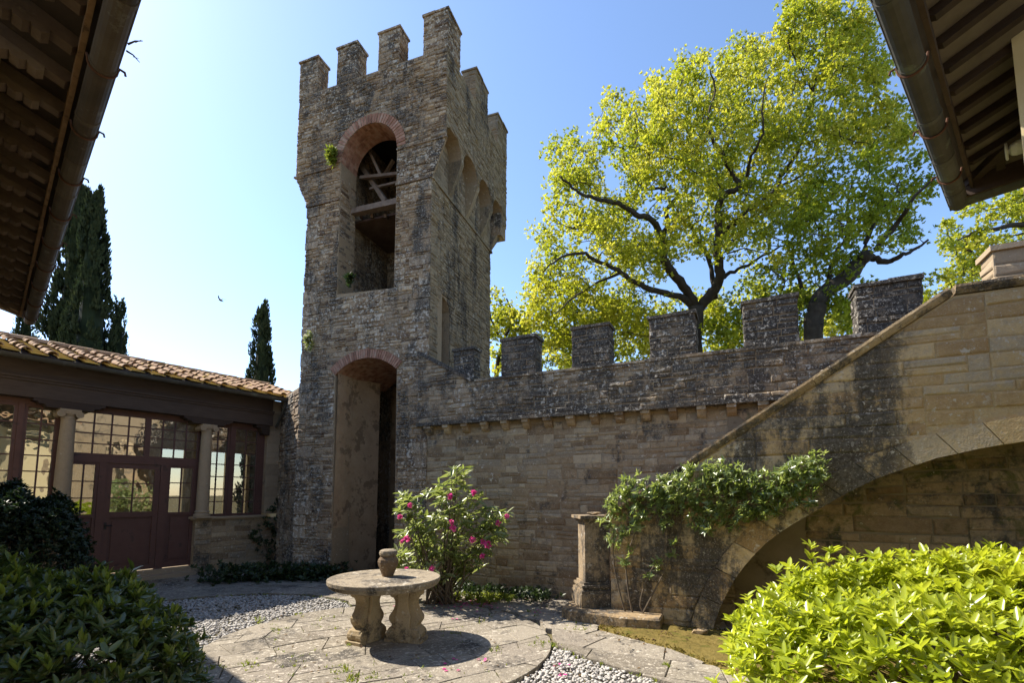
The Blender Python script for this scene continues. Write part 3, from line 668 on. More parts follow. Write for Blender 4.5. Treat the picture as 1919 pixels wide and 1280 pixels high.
for i in range(34):
    for j in range(4):
        d0, d1 = -.004 - .14 * j, -.14 * (j + 1) + .004
        mb.add([TF.p(*vu[i], d0), TF.p(*vu[i + 1], d0), TF.p(*vu[i + 1], d1), TF.p(*vu[i], d1)], [(0, 1, 2, 3)], rnd.random())
mb.build('brick_vault', M['brick'], tw)
h0 = TF.px(693, 965, -1.05); h1 = TF.px(713, 990, -1.05)
mb = MB(); hq = [TF.p(h0[0], h1[1], -1.12)]
mb = MB(); ca = (h0[0] + h1[0]) / 2; cz = (h0[1] + h1[1]) / 2
best = min(nl, key=lambda q: abs(TF.px(703, 977, q[1])[0] - q[0])); ca, cz = TF.px(703, 977, best[1])
f2 = Fr(TF.p(ca, 0, best[1])[:2], u=TF.u); mb.poly(Fr(TF.p(ca, 0, best[1] + .08)[:2], u=unit(TF.u * .75 + TF.n * .65)), [[(-.10, cz - .14), (.10, cz - .14), (.10, cz + .14), (-.10, cz + .14)], [(-.075, cz - .115), (-.075, cz + .115), (.075, cz + .115), (.075, cz - .115)]], -.10, .015, .2, 0)
mb.box(Fr(TF.p(ca, 0, best[1] + .08)[:2], u=unit(TF.u * .75 + TF.n * .65)), -.074, .074, cz - .114, cz + .114, -.12, -.085, .1, 1)  # dark plate inside the hole, its shade put in as colour
mb.build('wall_hole', [M['plaster'], M['dark_iron_shade']], tw)
jf = Fr(TF.p(2.352, 0, -.002)[:2], u=-TF.n); jf.n = -TF.u; mb = MB()
masonry(mb, jf, [[(0.01, 6.16), (.55, 6.16), (.55, 8.98), (0.01, 8.98)]], (.06, .16), (.14, .4), proud=(.004, .03), jit=.01); mb.build('jamb', [M['tower'], M['mortar']], tw)
# upper chamber: floor, back wall, timbers
mb = MB(); mb.box(TF, .3, 2.9, 5.9, 6.12, -TD + .5, -.56, .4); mb.build('chamber_floor', M['mortar'], tw)
mb = MB(); fb = Fr(TF.p(0, 0, -2.3)[:2], 160.43); mb.poly(fb, [[(.3, 6.1), (2.95, 6.1), (2.95, 10.8), (.3, 10.8)]], 0, -.1, mat=1); masonry(mb, fb, [[(.35, 6.1), (2.9, 6.1), (2.9, 10.8), (.35, 10.8)]], (.09, .18), (.18, .45), mat=0); mb.build('chamber_wall', [M['tower'], M['mortar']], tw)
for fr_, nm in ((Fr(TF.p(2.62, 0, -.56)[:2], u=-TF.n), 1), (Fr(TF.p(.58, 0, -.56)[:2], u=-TF.n), -1)):
    fr_.n = -TF.u * nm; mb = MB(); mb.poly(fr_, [[(0, 6.1), (1.75, 6.1), (1.75, 10.8), (0, 10.8)]], 0, -.1, mat=1)
    masonry(mb, fr_, [[(.01, 6.1), (1.74, 6.1), (1.74, 10.8), (.01, 10.8)]], (.08, .18), (.16, .42), mat=0); mb.build('chamber_wall', [M['tower'], M['mortar']], tw)
def timber(x0, y0, x1, y1, d0, d1, w, h, name='timber_beam', mat='grey_wood'):
    a = TF.px(x0, y0, d0); b = TF.px(x1, y1, d1); mb = MB(); P0 = TF.p(*a, d0); P1 = TF.p(*b, d1); m = 6
    for i in range(m): 
        q0 = P0 + (P1 - P0) * (i / m); q1 = P0 + (P1 - P0) * ((i + 1.0) / m); mb.bar(q0, q1, w * rnd.uniform(.93, 1.05), h * rnd.uniform(.93, 1.05), tone=.5)
    mb.build(name, M[mat], tw)
timber(655, 400, 760, 376, -.45, -.45, .16, .13)
timber(676, 333, 760, 324, -.7, -.7, .07, .07); timber(694, 354, 760, 338, -.8, -.8, .06, .05); timber(668, 296, 724, 378, -.95, -.75, .12, .10); timber(685, 266, 714, 328, -.75, -.7, .05, .06)
timber(720, 330, 738, 300, -1.2, -1.1, .07, .07)
bz = TF.px(700, 388, -.45)[1] - .09; mb = MB(); mb.box(TF, .62, 2.6, bz, bz + .05, -2.25, -.75, .3); mb.build('plank_floor', M['rafter'], tw)
for xx in (676, 697, 722): timber(xx, 404, xx + 14, 418, -.6, -1.4, .06, .08, 'joist', 'rafter')

# ================================================================== CURTAIN WALL
WF = Fr(gnd(1000, 1118)[:2], 154.5); PD = .12
cw = thing('battlement_wall', WF.p(-2.5, 0), 'long lichen darkened stone curtain wall with square merlons and a row of small corbels', 'wall')
WL, WR = 2.45, -9.5
mb = MB(); mb.poly(WF, [[(WR, -.05), (WL, -.05), (WL, 3.12), (WR, 3.12)]], -.012, -.45, mat=1)
masonry(mb, WF, [[(-3.2, -.05), (WL, -.05), (WL, 3.03), (-3.2, 3.03)]], (.06, .17), (.12, .48), proud=(.003, .016), jit=.012, wav=.012, d=-.012, cell=(1.2, 2.4))
mb.build('lower_wall', [M['wall'], M['mortar']], cw)
ub = WF.px(1525, 1000)[0]; mb = MB(); mb.box(WF, -7.2, -3.2, -.05, 3.03, -.05, .002, .5, 1)
masonry(mb, WF, [[(-7.2, -.05), (ub, -.05), (ub + .12, 1.0), (ub + .02, 2.0), (-3.25, 3.03), (-7.2, 3.03)]], (.13, .27), (.3, .8), gap=.008, proud=(.008, .028), jit=.012, d=.002, block=(.5, .9), cell=(1.2, 2.2))
lw_ = mb.build('lower_wall', [M['under'], M['plaster_grey']], cw); lw_['label'] = 'mossy brown wall seen under the stair arch'
slope = [(2.44, 4.60), (1.19, 3.90)]
mb = MB(); pp = [(WR, 3.13), (WL, 3.13), (WL, 4.58), (2.40, 4.58), (1.19, 3.90), (WR, 3.90)]
mb.poly(WF, [pp], PD - .012, PD - .36, mat=1)
pl_ = [[(-6.9, 3.16), (WL + .004, 3.16), (WL + .004, 4.56), (2.38, 4.56), (1.19, 3.88), (-6.9, 3.88)]]
for zr_ in ((3.16, 3.88), (3.88, 4.56)): masonry(mb, WF, pl_, (.07, .15), (.12, .36), proud=(.005, .026), jit=.010, d=PD - .012, zr=zr_, block=(.36, .72))
mb.build('parapet', [M['parapet'], M['mortar']], cw)
mb = MB(); a = WR
while a < WL:
    b = min(a + rnd.uniform(.5, .9), WL); mb.box(WF, a + .002, b - .002, 3.105, 3.165, -.05, PD + .045 + rnd.uniform(-.006, .006), rnd.random()); a = b
mb.build('string_course', M['merlon'], cw)
mb = MB(); a = WR
while a < 1.15:
    b = min(a + rnd.uniform(.4, .8), 1.15); mb.box(WF, a + .002, b - .002, 3.885, 3.925 + rnd.uniform(-.006, .012), PD - .38, PD + .02 + rnd.uniform(-.008, .01), rnd.random()); a = b
mb.build('coping', M['parapet'], cw)
mb = MB(); fr2 = WF
for i in range(5):
    t0, t1 = i / 5, (i + 1) / 5; p0 = np.array(slope[0]) + (np.array(slope[1]) - slope[0]) * t0; p1 = np.array(slope[0]) + (np.array(slope[1]) - slope[0]) * (t1 - .01)
    mb.hexa([WF.p(p0[0], p0[1] - .02, PD - .38), WF.p(p1[0], p1[1] - .02, PD - .38), WF.p(p1[0], p1[1] - .02, PD + .05), WF.p(p0[0], p0[1] - .02, PD + .05), WF.p(p0[0], p0[1] + .05, PD - .38), WF.p(p1[0], p1[1] + .05, PD - .38), WF.p(p1[0], p1[1] + .05, PD + .05), WF.p(p0[0], p0[1] + .05, PD + .05)], rnd.random())
mb.build('sloping_coping', M['merlon'], cw)
a = 2.2
while a > -6.6:
    cb = MB(); w = rnd.uniform(.055, .075); f2 = Fr(WF.p(a - w, 0)[:2], u=WF.n); f2.n = WF.u
    cb.poly(f2, [[(-.02, 2.93), (.03, 2.945), (.075, 2.985), (.10, 3.04), (.145, 3.05), (.145, 3.103), (-.02, 3.103)]], 0, 2 * w, rnd.random()); cb.build('corbel', M['wall'], cw); a -= .42
for a0, a1 in ((1.22, 1.68), (-.10, .58), (-1.44, -.79), (-2.80, -2.10), (-4.18, -3.47), (-5.59, -4.87)):
    merlon(cw, WF, a0, a1, PD - .37, PD - .005 if a0 < 1 else PD - .10, 3.92, 4.64 + rnd.uniform(-.03, .02), M['merlon'], capt=.055, hr=(.08, .16), lr=(.14, .34))
m7 = merlon(cw, WF, -7.0, -6.30, PD - .37, PD - .005, 3.92, 4.86, M['dress'], capt=.075, ov=.03, hr=(.13, .24), lr=(.2, .45)); m7['label'] = 'rough hewn merlon at the head of the stairs, pale with painted-in sunlight'  # paler stone than the other merlons: sunlight put into the colour
mb = MB(); mb.box(WF, WR, WL - .2, 2.95, 3.09, -1.7, -.46, .4); mb.build('walkway', M['mortar'], cw)

# ================================================================== STAIRWAY
SF = Fr(gnd(1338, 1182)[:2], 154.5 - 180, flip=True); SG = .95
st = thing('stone_stairway', SF.p(1.5, 0, -.4), 'outside stone stair with sloping parapet carried on a rising half arch', 'staircase')
arch = [(-.03, -.05), (.03, .14), (.14, .42), (.34, .78), (.62, 1.12), (.90, 1.35), (1.20, 1.55), (1.53, 1.77), (1.87, 1.96), (2.40, 2.165), (2.85, 2.275), (3.30, 2.345), (3.9, 2.39), (4.6, 2.40), (6.6, 2.40)]
sl_top = lambda s_: 1.40 + (min(s_, 2.68) + 1.30) * (4.02 - 1.40) / 3.98
outl = [(-1.34, -.05)] + arch + [(6.6, 4.02), (2.68, 4.02), (-1.34, 1.40)]
mb = MB(); mb.poly(SF, [outl], -.012, -.26, mat=1)
ring = []
for i, (s_, z_) in enumerate(arch):
    p = np.array(arch[max(i - 1, 0)]); q = np.array(arch[min(i + 1, len(arch) - 1)]); t = (q - p) / np.linalg.norm(q - p); nn2 = np.array([-t[1], t[0]]); ring.append((s_ + nn2[0] * .27, z_ + nn2[1] * .27))
mi = [(-1.34, -.05)] + [(-.32, -.05)] + [r for r in ring if r[1] > 0] + [(6.6, 2.68), (6.6, 3.99), (2.68, 3.99), (-1.34, 1.37)]
masonry(mb, SF, [mi], (.13, .24), (.28, .68), gap=.006, proud=(.006, .016), jit=.004, d=-.012, wav=.005, block=(.6, 1.0), cell=(1.6, 2.6))
# arch stones
def along(L, t):
    seg = [np.hypot(L[i + 1][0] - L[i][0], L[i + 1][1] - L[i][1]) for i in range(len(L) - 1)]; x = t * sum(seg)
    for i, g in enumerate(seg):
        if x <= g or i == len(seg) - 1: f = min(1, x / g); return (L[i][0] + (L[i + 1][0] - L[i][0]) * f, L[i][1] + (L[i + 1][1] - L[i][1]) * f)
        x -= g
NV = 19
for i in range(NV):
    q = [along(arch, (i + .015) / NV), along(arch, (i + .985) / NV), along(ring, (i + .985) / NV), along(ring, (i + .015) / NV)]
    qm = [along(arch, (i + .5) / NV), along(ring, (i + .5) / NV)]; pr = rnd.uniform(.004, .012); t = rnd.random()
    A = [q[0], qm[0], qm[1], q[3]]; B = [qm[0], q[1], q[2], qm[1]]
    for C_ in (A, B): mb.hexa([SF.p(*p, -.02) for p in C_] + [SF.p(*p, pr) for p in C_], t)
mb.build('parapet_wall', [M['stair'], M['stair']], st)
# body of the stair behind the parapet, its soffit and its steps
mb = MB(); body = [(-1.30, -.05)] + arch + [(6.6, 3.05), (2.7, 3.05), (-1.30, .42)]
mb.poly(SF, [[(s_ + .002, z_ + (.004 if 0 < i < len(body) - 3 else 0)) for i, (s_, z_) in enumerate(body)]], -.262, -SG + .005); mb.build('stair_core', M['under'], st)
mb = MB(); ns = 16
for i in range(ns):
    s0 = -1.2 + i * 3.9 / ns; mb.box(SF, s0, s0 + 3.9 / ns + .03, .30 + i * 2.66 / ns, .46 + i * 2.66 / ns + .02, -SG + .01, -.265, rnd.random())
mb.build('steps', M['coping'], st)
mb = MB(); cl = [(-1.36, 1.375), (2.68, 4.03), (6.6, 4.05)]
def cop_seg(p0, p1):
    d = np.array(p1) - np.array(p0); d /= np.linalg.norm(d); nz_ = np.array([-d[1], d[0]])
    prof = [(-.30, .0), (-.30, .10), (.045, .10), (.05, .07), (.035, .035), (.012, .0)]
    n_ = len(prof); V = [SF.p(*(np.array(pp_) + nz_ * h), d_) for pp_ in (p0, p1) for d_, h in prof]
    mb.add(V, [tuple(range(n_))[::-1], tuple(range(n_, 2 * n_))] + [(i, (i + 1) % n_, n_ + (i + 1) % n_, n_ + i) for i in range(n_)], rnd.random())
t = 0
while t < 1 - 1e-6:
    t2 = min(1, t + rnd.uniform(.16, .26)); A_ = np.array(cl[0]); B_ = np.array(cl[1]); cop_seg(A_ + (B_ - A_) * t, A_ + (B_ - A_) * (t2 - .0015)); t = t2
for a0, a1 in ((2.69, 3.55), (3.56, 4.5), (4.51, 5.6), (5.61, 6.6)): cop_seg((a0, 4.03), (a1, 4.03))
mb.build('coping', M['coping'], st)

# pillar at the foot of the stair, on its plinth
PX0, PX1 = -1.72, -1.36
pl = thing('stone_pillar', SF.p(-1.5, 0, 0), 'square stone newel pillar with moulded base and cap at the stair foot', 'pillar')
PF = Fr(gnd(1098, 1139, .14)[:2], 7.0, flip=True); PX0, PX1, pd0, pd1 = 0.0, .37, -.38, 0.0
def sq(mb, a0, a1, d0, d1, z0, z1, tone): mb.box(PF, a0, a1, z0, z1, d0, d1, tone)
mb = MB()
for g, z0, z1 in ((.085, .13, .34), (.072, .34, .38), (.045, .38, .42), (.06, .42, .455), (.028, .455, .49)): sq(mb, PX0 - g, PX1 + g, pd0 - g, pd1 + g, z0, z1, .5)
mb.build('base', M['pillar'], pl)
mb = MB(); sq(mb, PX0, PX1, pd0, pd1, .49, 1.355, .5); o = mb.build('shaft', M['pillar'], pl)
bv = o.modifiers.new('edge', 'BEVEL'); bv.width = .012; bv.segments = 2
mb = MB()
for g, z0, z1 in ((.02, 1.355, 1.38), (.045, 1.38, 1.405), (.08, 1.405, 1.45)): sq(mb, PX0 - g, PX1 + g, pd0 - g, pd1 + g, z0, z1, .5)
mb.build('cap', M['pillar'], pl)
mb = MB(); pts = [(-2.02, .18), (-1.86, .34), (-1.05, .42), (-.62, .34), (-.62, -.2), (-1.9, -.5), (-2.05, -.4)]
V = [SF.p(a, -.05, d) for a, d in pts] + [SF.p(a, .125, d) for a, d in pts] + [SF.p(a + (-1.3 - a) * .03, .145, d * .95) for a, d in pts]; k = len(pts)
mb.add(V, [tuple(range(2 * k, 3 * k))] + [(i, (i + 1) % k, k + (i + 1) % k, k + i) for i in range(k)] + [(k + i, k + (i + 1) % k, 2 * k + (i + 1) % k, 2 * k + i) for i in range(k)], .4)
mb.build('plinth', M['coping'], pl)
mb = MB(); V = IV * (1 + nr.uniform(-.12, .12, (len(IV), 1))) * [.13, .10, .028]; mb.add(V + PF.p(.2, 1.477, -.2), IF, .6)
tag(mb.build('flat_stone', M['coping']), 'loose flat stone lying on top of the square newel pillar', 'stone')
mb = MB(); g = gnd(1312, 1192); V = IV * (1 + nr.uniform(-.2, .2, (len(IV), 1))) * [.12, .08, .06]; mb.add(V + [g[0], g[1], .045], IF, .6)
tag(mb.build('rock', M['coping']), 'small rough rock lying on moss below the dark stair wall', 'rock')

# ================================================================== TABLE AND URN
tb = thing('stone_table', (DC[0], DC[1], 0), 'round grey stone table on two carved scroll pedestals', 'table')
TX, TY = gnd(719, 1199)[:2]; TR = .675
mb = MB(); mb.lathe((TX, TY, .645), [(TR - .05, 0), (TR - .035, .012), (TR - .02, .022), (TR - .017, .046), (TR - .002, .052), (TR, .057), (TR, .094), (TR - .006, .100), (.3, .102), (.01, .102)], 72, wob=.0012)
mb.build('tabletop', M['tablestone'], tb)
def pedestal(cx, cy, ang):
    f = Fr((cx, cy), ang)                # u runs across the slab width (radial face direction), profile is a double scroll
    half = [(.0, .17), (.05, .205), (.10, .215), (.15, .20), (.175, .165), (.19, .155), (.215, .175), (.25, .195), (.29, .195), (.32, .175), (.36, .145), (.42, .120), (.47, .120), (.50, .135), (.53, .16), (.56, .178), (.59, .175), (.615, .16), (.645, .165)]
    right = [(w, z) for z, w in half]; left = [(-w, z) for z, w in half[::-1]]
    mb = MB(); mb.poly(f, [right + left], -.085, .085, .5)
    # raised central acanthus strap and the side rolls
    strap = [(.0, .10), (.15, .10), (.17, .085), (.30, .095), (.42, .065), (.52, .06), (.60, .085), (.64, .09)]
    for sgn in (1, -1):
        lp = [(w, z) for z, w in strap] + [(-w, z) for z, w in strap[::-1]]
        mb.poly(f, [lp], .086 * sgn, .128 * sgn, .8)
        for (a, z, r) in ((.145, .085, .075), (-.145, .085, .075), (.13, .565, .05), (-.13, .565, .05)):
            mb.tube([f.p(a, z, sgn * .03), f.p(a, z, sgn * .112)], r, 14, .6); mb.tube([f.p(a, z, sgn * .11), f.p(a, z, sgn * .124)], r * .5, 10, .3)
    for z0, z1, w in ((-.02, .035, .235),):
        mb.box(f, -w, w, z0, z1, -.12, .12, .4)
    o = mb.build('pedestal', M['pedestal'], tb)
    bv = o.modifiers.new('edge', 'BEVEL'); bv.width = .012; bv.segments = 2; bv.limit_method = 'ANGLE'; bv.angle_limit = radians(40)
va = radians(62)
pc1 = gnd(688, 1200); pc2 = gnd(762, 1200)
pedestal(pc1[0], pc1[1], 62); pedestal(pc2[0], pc2[1], -12)
ur = thing('stone_urn', (at(727, 1088, TY)[0], TY + .02, .755), 'small weathered stone urn standing on the round table', 'urn')
uc = at(727, 1086, TY + .05); uz = .7475
mb = MB(); mb.lathe((uc[0], uc[1], uz), [(.07, 0), (.072, .014), (.08, .036), (.118, .125), (.130, .175), (.125, .205), (.102, .235), (.095, .25)], 9, wob=.02); mb.build('body', M['urn'], ur)
mb = MB(); mb.lathe((uc[0], uc[1], uz + .25), [(.093, 0), (.107, .01), (.112, .036), (.105, .062), (.07, .078), (.01, .083)], 20, wob=.02); mb.build('lid', M['tablestone'], ur)

# ================================================================== LOGGIA
LB = gnd(365, 1075); LF = Fr(LB[:2], 55, flip=True)
lg = thing('loggia', LF.p(-1.2, 0), 'low glazed garden loggia with stone columns, brown joinery and a terracotta roof', 'building')
def sash(a0, a1, z0, z1, cols, rows, d=-.16, fw=.05, bw=.022, bottom=0, name='window'):
    """one glazed leaf: frame and bars, panes as a child"""
    mb = MB(); zz0 = z0 + bottom
    mb.box(LF, a0, a0 + fw, z0, z1, d - .025, d + .03); mb.box(LF, a1 - fw, a1, z0, z1, d - .025, d + .03)
    mb.box(LF, a0 + fw, a1 - fw, z1 - fw, z1, d - .025, d + .028); mb.box(LF, a0 + fw, a1 - fw, zz0, zz0 + fw * 1.2, d - .025, d + .028)
    for i in range(1, cols):
        x = a0 + fw + (a1 - a0 - 2 * fw) * i / cols; mb.box(LF, x - bw / 2, x + bw / 2, zz0 + fw, z1 - fw, d - .018, d + .018)
    for j in range(1, rows):
        z = zz0 + fw + (z1 - zz0 - 2 * fw) * j / rows; mb.box(LF, a0 + fw, a1 - fw, z - bw / 2, z + bw / 2, d - .016, d + .0155)
    if bottom:
        mb.box(LF, a0 + fw, a1 - fw, z0, z0 + .10, d - .025, d + .028); mb.box(LF, a0 + fw, a1 - fw, z0 + .10, zz0, d - .02, d - .004)
        mb.box(LF, a0 + fw + .06, a1 - fw - .06, z0 + .17, zz0 - .06, d - .01, d + .010)
    o = mb.build(name, M['sash'], lg)
    g = MB(); g.face([LF.p(a0 + fw * .5, zz0 + fw * .5, d - .003), LF.p(a1 - fw * .5, zz0 + fw * .5, d - .003), LF.p(a1 - fw * .5, z1 - fw * .5, d - .003), LF.p(a0 + fw * .5, z1 - fw * .5, d - .003)])
    g.build('pane', M['glass'], o); return o
D0 = -.16
# right bay
sash(.13, .66, 1.25, 3.42, 2, 7); sash(.74, 1.36, 1.25, 3.42, 2, 7)
mb = MB(); mb.box(LF, .66, .74, 1.25, 3.46, D0 - .04, D0 + .05); mb.box(LF, 1.36, 1.50, 1.25, 3.46, D0 - .04, D0 + .04); mb.box(LF, .02, .13, 1.25, 3.46, D0 - .04, D0 + .04); mb.box(LF, .02, 1.50, 3.42, 3.52, D0 - .05, D0 + .045)
mb.box(LF, .02, 1.50, 1.18, 1.25, D0 - .05, D0 + .05); mb.build('window_frame', M['sash'], lg)
# middle bay: transom lights, door and side lights
ZT0, ZT1 = 2.40, 2.52
sash(-2.26, -1.02, ZT1, 3.44, 4, 4); sash(-1.02, .0, ZT1, 3.44, 4, 4)
mb = MB(); mb.box(LF, -2.32, .03, ZT0, ZT1, D0 - .05, D0 + .05); mb.box(LF, -2.32, .03, 3.44, 3.54, D0 - .05, D0 + .045)
mb.box(LF, -1.80, -1.68, .17, ZT0, D0 - .05, D0 + .048); mb.box(LF, -.74, -.60, .17, ZT0, D0 - .05, D0 + .048); mb.box(LF, -2.32, -2.26, .17, ZT0, D0 - .05, D0 + .04); mb.box(LF, -.06, .03, .17, ZT0, D0 - .05, D0 + .04)
mb.build('door_frame', M['sash'], lg)
sash(-2.26, -1.80, .19, ZT0, 2, 3, bottom=1.12); sash(-.60, -.06, .19, ZT0, 2, 3, bottom=1.12)
dr = sash(-1.675, -.745, .19, ZT0 - .005, 2, 3, fw=.095, bottom=1.10, name='door')
mb = MB(); mb.box(LF, -1.652, -1.612, 1.06, 1.20, D0 + .03, D0 + .036); mb.tube([LF.p(-1.632, 1.14, D0 + .03), LF.p(-1.632, 1.14, D0 + .09)], .012, 8); mb.tube([LF.p(-1.632, 1.14, D0 + .085), LF.p(-1.56, 1.14, D0 + .088), LF.p(-1.53, 1.13, D0 + .085)], .011, 8); mb.build('handle', M['dark_iron_shade'], dr)
# left bays
for b0 in (-3.62, -5.2):
    sash(b0 + .1, b0 + .60, 1.25, 3.42, 2, 7); sash(b0 + .68, b0 + 1.16, 1.25, 3.42, 2, 7)
    mb = MB(); mb.box(LF, b0 + .60, b0 + .68, 1.25, 3.46, D0 - .04, D0 + .05); mb.box(LF, b0 - .06, b0 + .1, 1.25, 3.46, D0 - .04, D0 + .04); mb.box(LF, b0 + 1.16, b0 + 1.30, 1.25, 3.46, D0 - .04, D0 + .04); mb.box(LF, b0 - .06, b0 + 1.3, 3.42, 3.52, D0 - .05, D0 + .045); mb.box(LF, b0 - .06, b0 + 1.3, 1.18, 1.25, D0 - .05, D0 + .05)
    mb.build('window_frame', M['sash'], lg)
# columns
def column(a, d=.02):
    root = MB(); c = LF.p(a, 0, d)
    root.lathe((c[0], c[1], 1.40), [(.128, 0), (.130, .25), (.127, .7), (.118, 1.3), (.105, 1.78), (.112, 1.80), (.112, 1.83), (.104, 1.84)], 28); col = root.build('column', M['dress'], lg, smooth=False)
    b = MB(); b.lathe((c[0], c[1], 1.27), [(.168, 0), (.172, .025), (.168, .05), (.140, .058), (.136, .075), (.150, .085), (.152, .105), (.140, .118), (.129, .13)], 28); b.box(LF, a - .18, a + .18, 1.235, 1.27, d - .18, d + .18); b.build('base', M['dress'], col)
    k = MB(); k.box(LF, a - .155, a + .155, 3.325, 3.37, d - .15, d + .15)
    k.lathe((c[0], c[1], 3.235), [(.106, 0), (.125, .03), (.145, .06), (.150, .09)], 24)
    for sg in (-1, 1):
        k.tube([LF.p(a + sg * .135, 3.275, d - .15), LF.p(a + sg * .135, 3.275, d), LF.p(a + sg * .135, 3.275, d + .15)], [.062, .05, .062], 16)
        for dd in (-.155, .155): k.tube([LF.p(a + sg * .135, 3.275, d + dd - .004), LF.p(a + sg * .135, 3.275, d + dd + .004)], .028, 12)
    k.box(LF, a - .13, a + .13, 3.285, 3.325, d - .14, d + .14)
    k.build('capital', M['dress'], col)
column(.07); column(-2.36); column(-4.95)
# timber saddle brackets, architrave, rafters, gutter
for a in (.07, -2.36, -4.95):
    mb = MB(); prof = [(-.52, 3.52), (-.52, 3.475), (-.46, 3.465), (-.44, 3.435), (-.37, 3.43), (-.33, 3.38), (.33, 3.38), (.37, 3.43), (.44, 3.435), (.46, 3.465), (.52, 3.475), (.52, 3.52)]
    mb.poly(LF, [[(a + x, z - .006) for x, z in prof]], -.11, .12); mb.build('bracket', M['wood_dark'], lg)
mb = MB(); prof = [(1.16, 3.51), (1.18, 3.45), (1.28, 3.44), (1.30, 3.36), (1.36, 3.28), (1.50, 3.27), (1.50, 3.51)]; mb.poly(LF, [prof], -.10, .1); mb.build('bracket', M['wood_dark'], lg)
mb = MB(); mb.box(LF, -6.2, 1.56, 3.515, 3.80, -.12, .13); mb.box(LF, -6.2, 1.56, 3.80, 3.845, -.14, .165); mb.box(LF, -6.2, 1.56, 3.845, 3.885, -.15, .20); mb.box(LF, -6.2, 1.56, 3.885, 4.30, -.2, .10); mb.build('architrave', M['beam'], lg)
a = -6.0
RS = .31                                  # roof slope
while a < 2.2:
    mb = MB(); f2 = Fr(LF.p(a, 0)[:2], u=LF.n); f2.n = LF.u
    mb.poly(f2, [[(-.2, 4.245 + .2 * RS), (.36, 4.245 - .36 * RS), (.42, 4.215 - .36 * RS), (.47, 4.23 - .44 * RS), (.47, 4.335 - .47 * RS), (-.2, 4.335 + .2 * RS)]], -.04, .04); mb.build('rafter', M['wood_dark'], lg); a += .52
def roofz(d): return 4.375 - d * RS
mb = MB(); ra0, ra1 = -6.2, 2.42
mb.poly(Fr(LF.p(ra0, 0)[:2], u=LF.n), [[(-1.75, roofz(-1.75) - .03), (.52, roofz(.52) - .03), (.52, roofz(.52)), (-1.75, roofz(-1.75))]], 0, .0) if False else None
fu = Fr(LF.p(ra0, 0)[:2], u=LF.n); fu.n = LF.u
mb.poly(fu, [[(-3.8, roofz(-1.75) - .8), (-1.75, roofz(-1.75) - .03), (.50, roofz(.50) - .03), (.50, roofz(.50) - .005), (-1.75, roofz(-1.75) - .005), (-3.8, roofz(-1.75) - .77)]], 0, ra1 - ra0)
rf = mb.build('roof', M['board'], lg)
# pan tiles and barrel cover tiles
pt = MB(); ct = MB()
def tile(mb, a, d0, d1, w0, w1, lift0, lift1, concave, tone):
    k = 6; V = []
    for d_, w, lf in ((d0, w0, lift0), (d1, w1, lift1)):
        for r_ in (w, w - .014):
            for i in range(k + 1):
                t = pi * i / k; x = -cos(t) * r_; h = sin(t) * r_ * .8
                V.append(LF.p(a + x, roofz(d_) + lf + (h if not concave else .05 - h * .45), d_))
    n = k + 1; F = []
    for i in range(k):
        F += [(i, i + 1, 2 * n + i + 1, 2 * n + i), (n + i, 3 * n + i, 3 * n + i + 1, n + i + 1), (i, n + i, n + i + 1, i + 1), (2 * n + i, 2 * n + i + 1, 3 * n + i + 1, 3 * n + i)]
    F += [(0, 2 * n, 3 * n, n), (k, n + k, 3 * n + k, 2 * n + k)]
    mb.add(V, F, tone)
a = 2.30; row = 0
while a > -6.1:
    for j in range(9):
        d1 = .56 - j * .265; g = rnd.uniform
        tile(ct, a + g(-.024, .024), d1 - .40 + g(-.03, .03), d1 + g(-.05, .045), .064, .078, .042, .070 + g(-.006, .012), False, rnd.random())
        if j < 9:
            for q in range(3): # flat pan stack edges between the covers
                dd = d1 - q * .088; mb = pt; h = .012 + .016 + g(-.004, .006)
                mb.box(LF, a - .285 + g(-.006, .006), a - .075 + g(-.006, .006), 0, 0, 0, 0, 0) if False else None
                P = [LF.p(a - .29, roofz(dd - .11) + .004, dd - .11), LF.p(a - .07, roofz(dd - .11) + .004, dd - .11), LF.p(a - .07, roofz(dd) + .02 + g(0, .01), dd + g(-.01, .01)), LF.p(a - .29, roofz(dd) + .02 + g(0, .01), dd + g(-.01, .01))]
                pt.hexa(P + [p + ZV * .016 for p in P], rnd.random())
    a -= .36; row += 1
pt.build('pan_tiles', M['pan_tile'], rf); ct.build('cover_tiles', M['tile'], rf)
mb = MB(); a = 2.4
while a > -6.1:
    w = rnd.uniform(.40, .5); k = 8; V = []
    for aa, r_ in ((a, .105), (a - w - .05, .092)):
        for rr in (r_, r_ - .016):
            for i in range(k + 1): t = pi * i / k; V.append(LF.p(aa, roofz(-1.75) + .05 + sin(t) * rr, -1.78 + cos(t) * rr))
    n = k + 1; F = []
    for i in range(k): F += [(i, i + 1, 2 * n + i + 1, 2 * n + i), (n + i, 3 * n + i, 3 * n + i + 1, n + i + 1), (i, n + i, n + i + 1, i + 1), (2 * n + i, 2 * n + i + 1, 3 * n + i + 1, 3 * n + i)]
    mb.add(V, F, rnd.random()); a -= w
mb.build('ridge_tiles', M['tile'], rf)
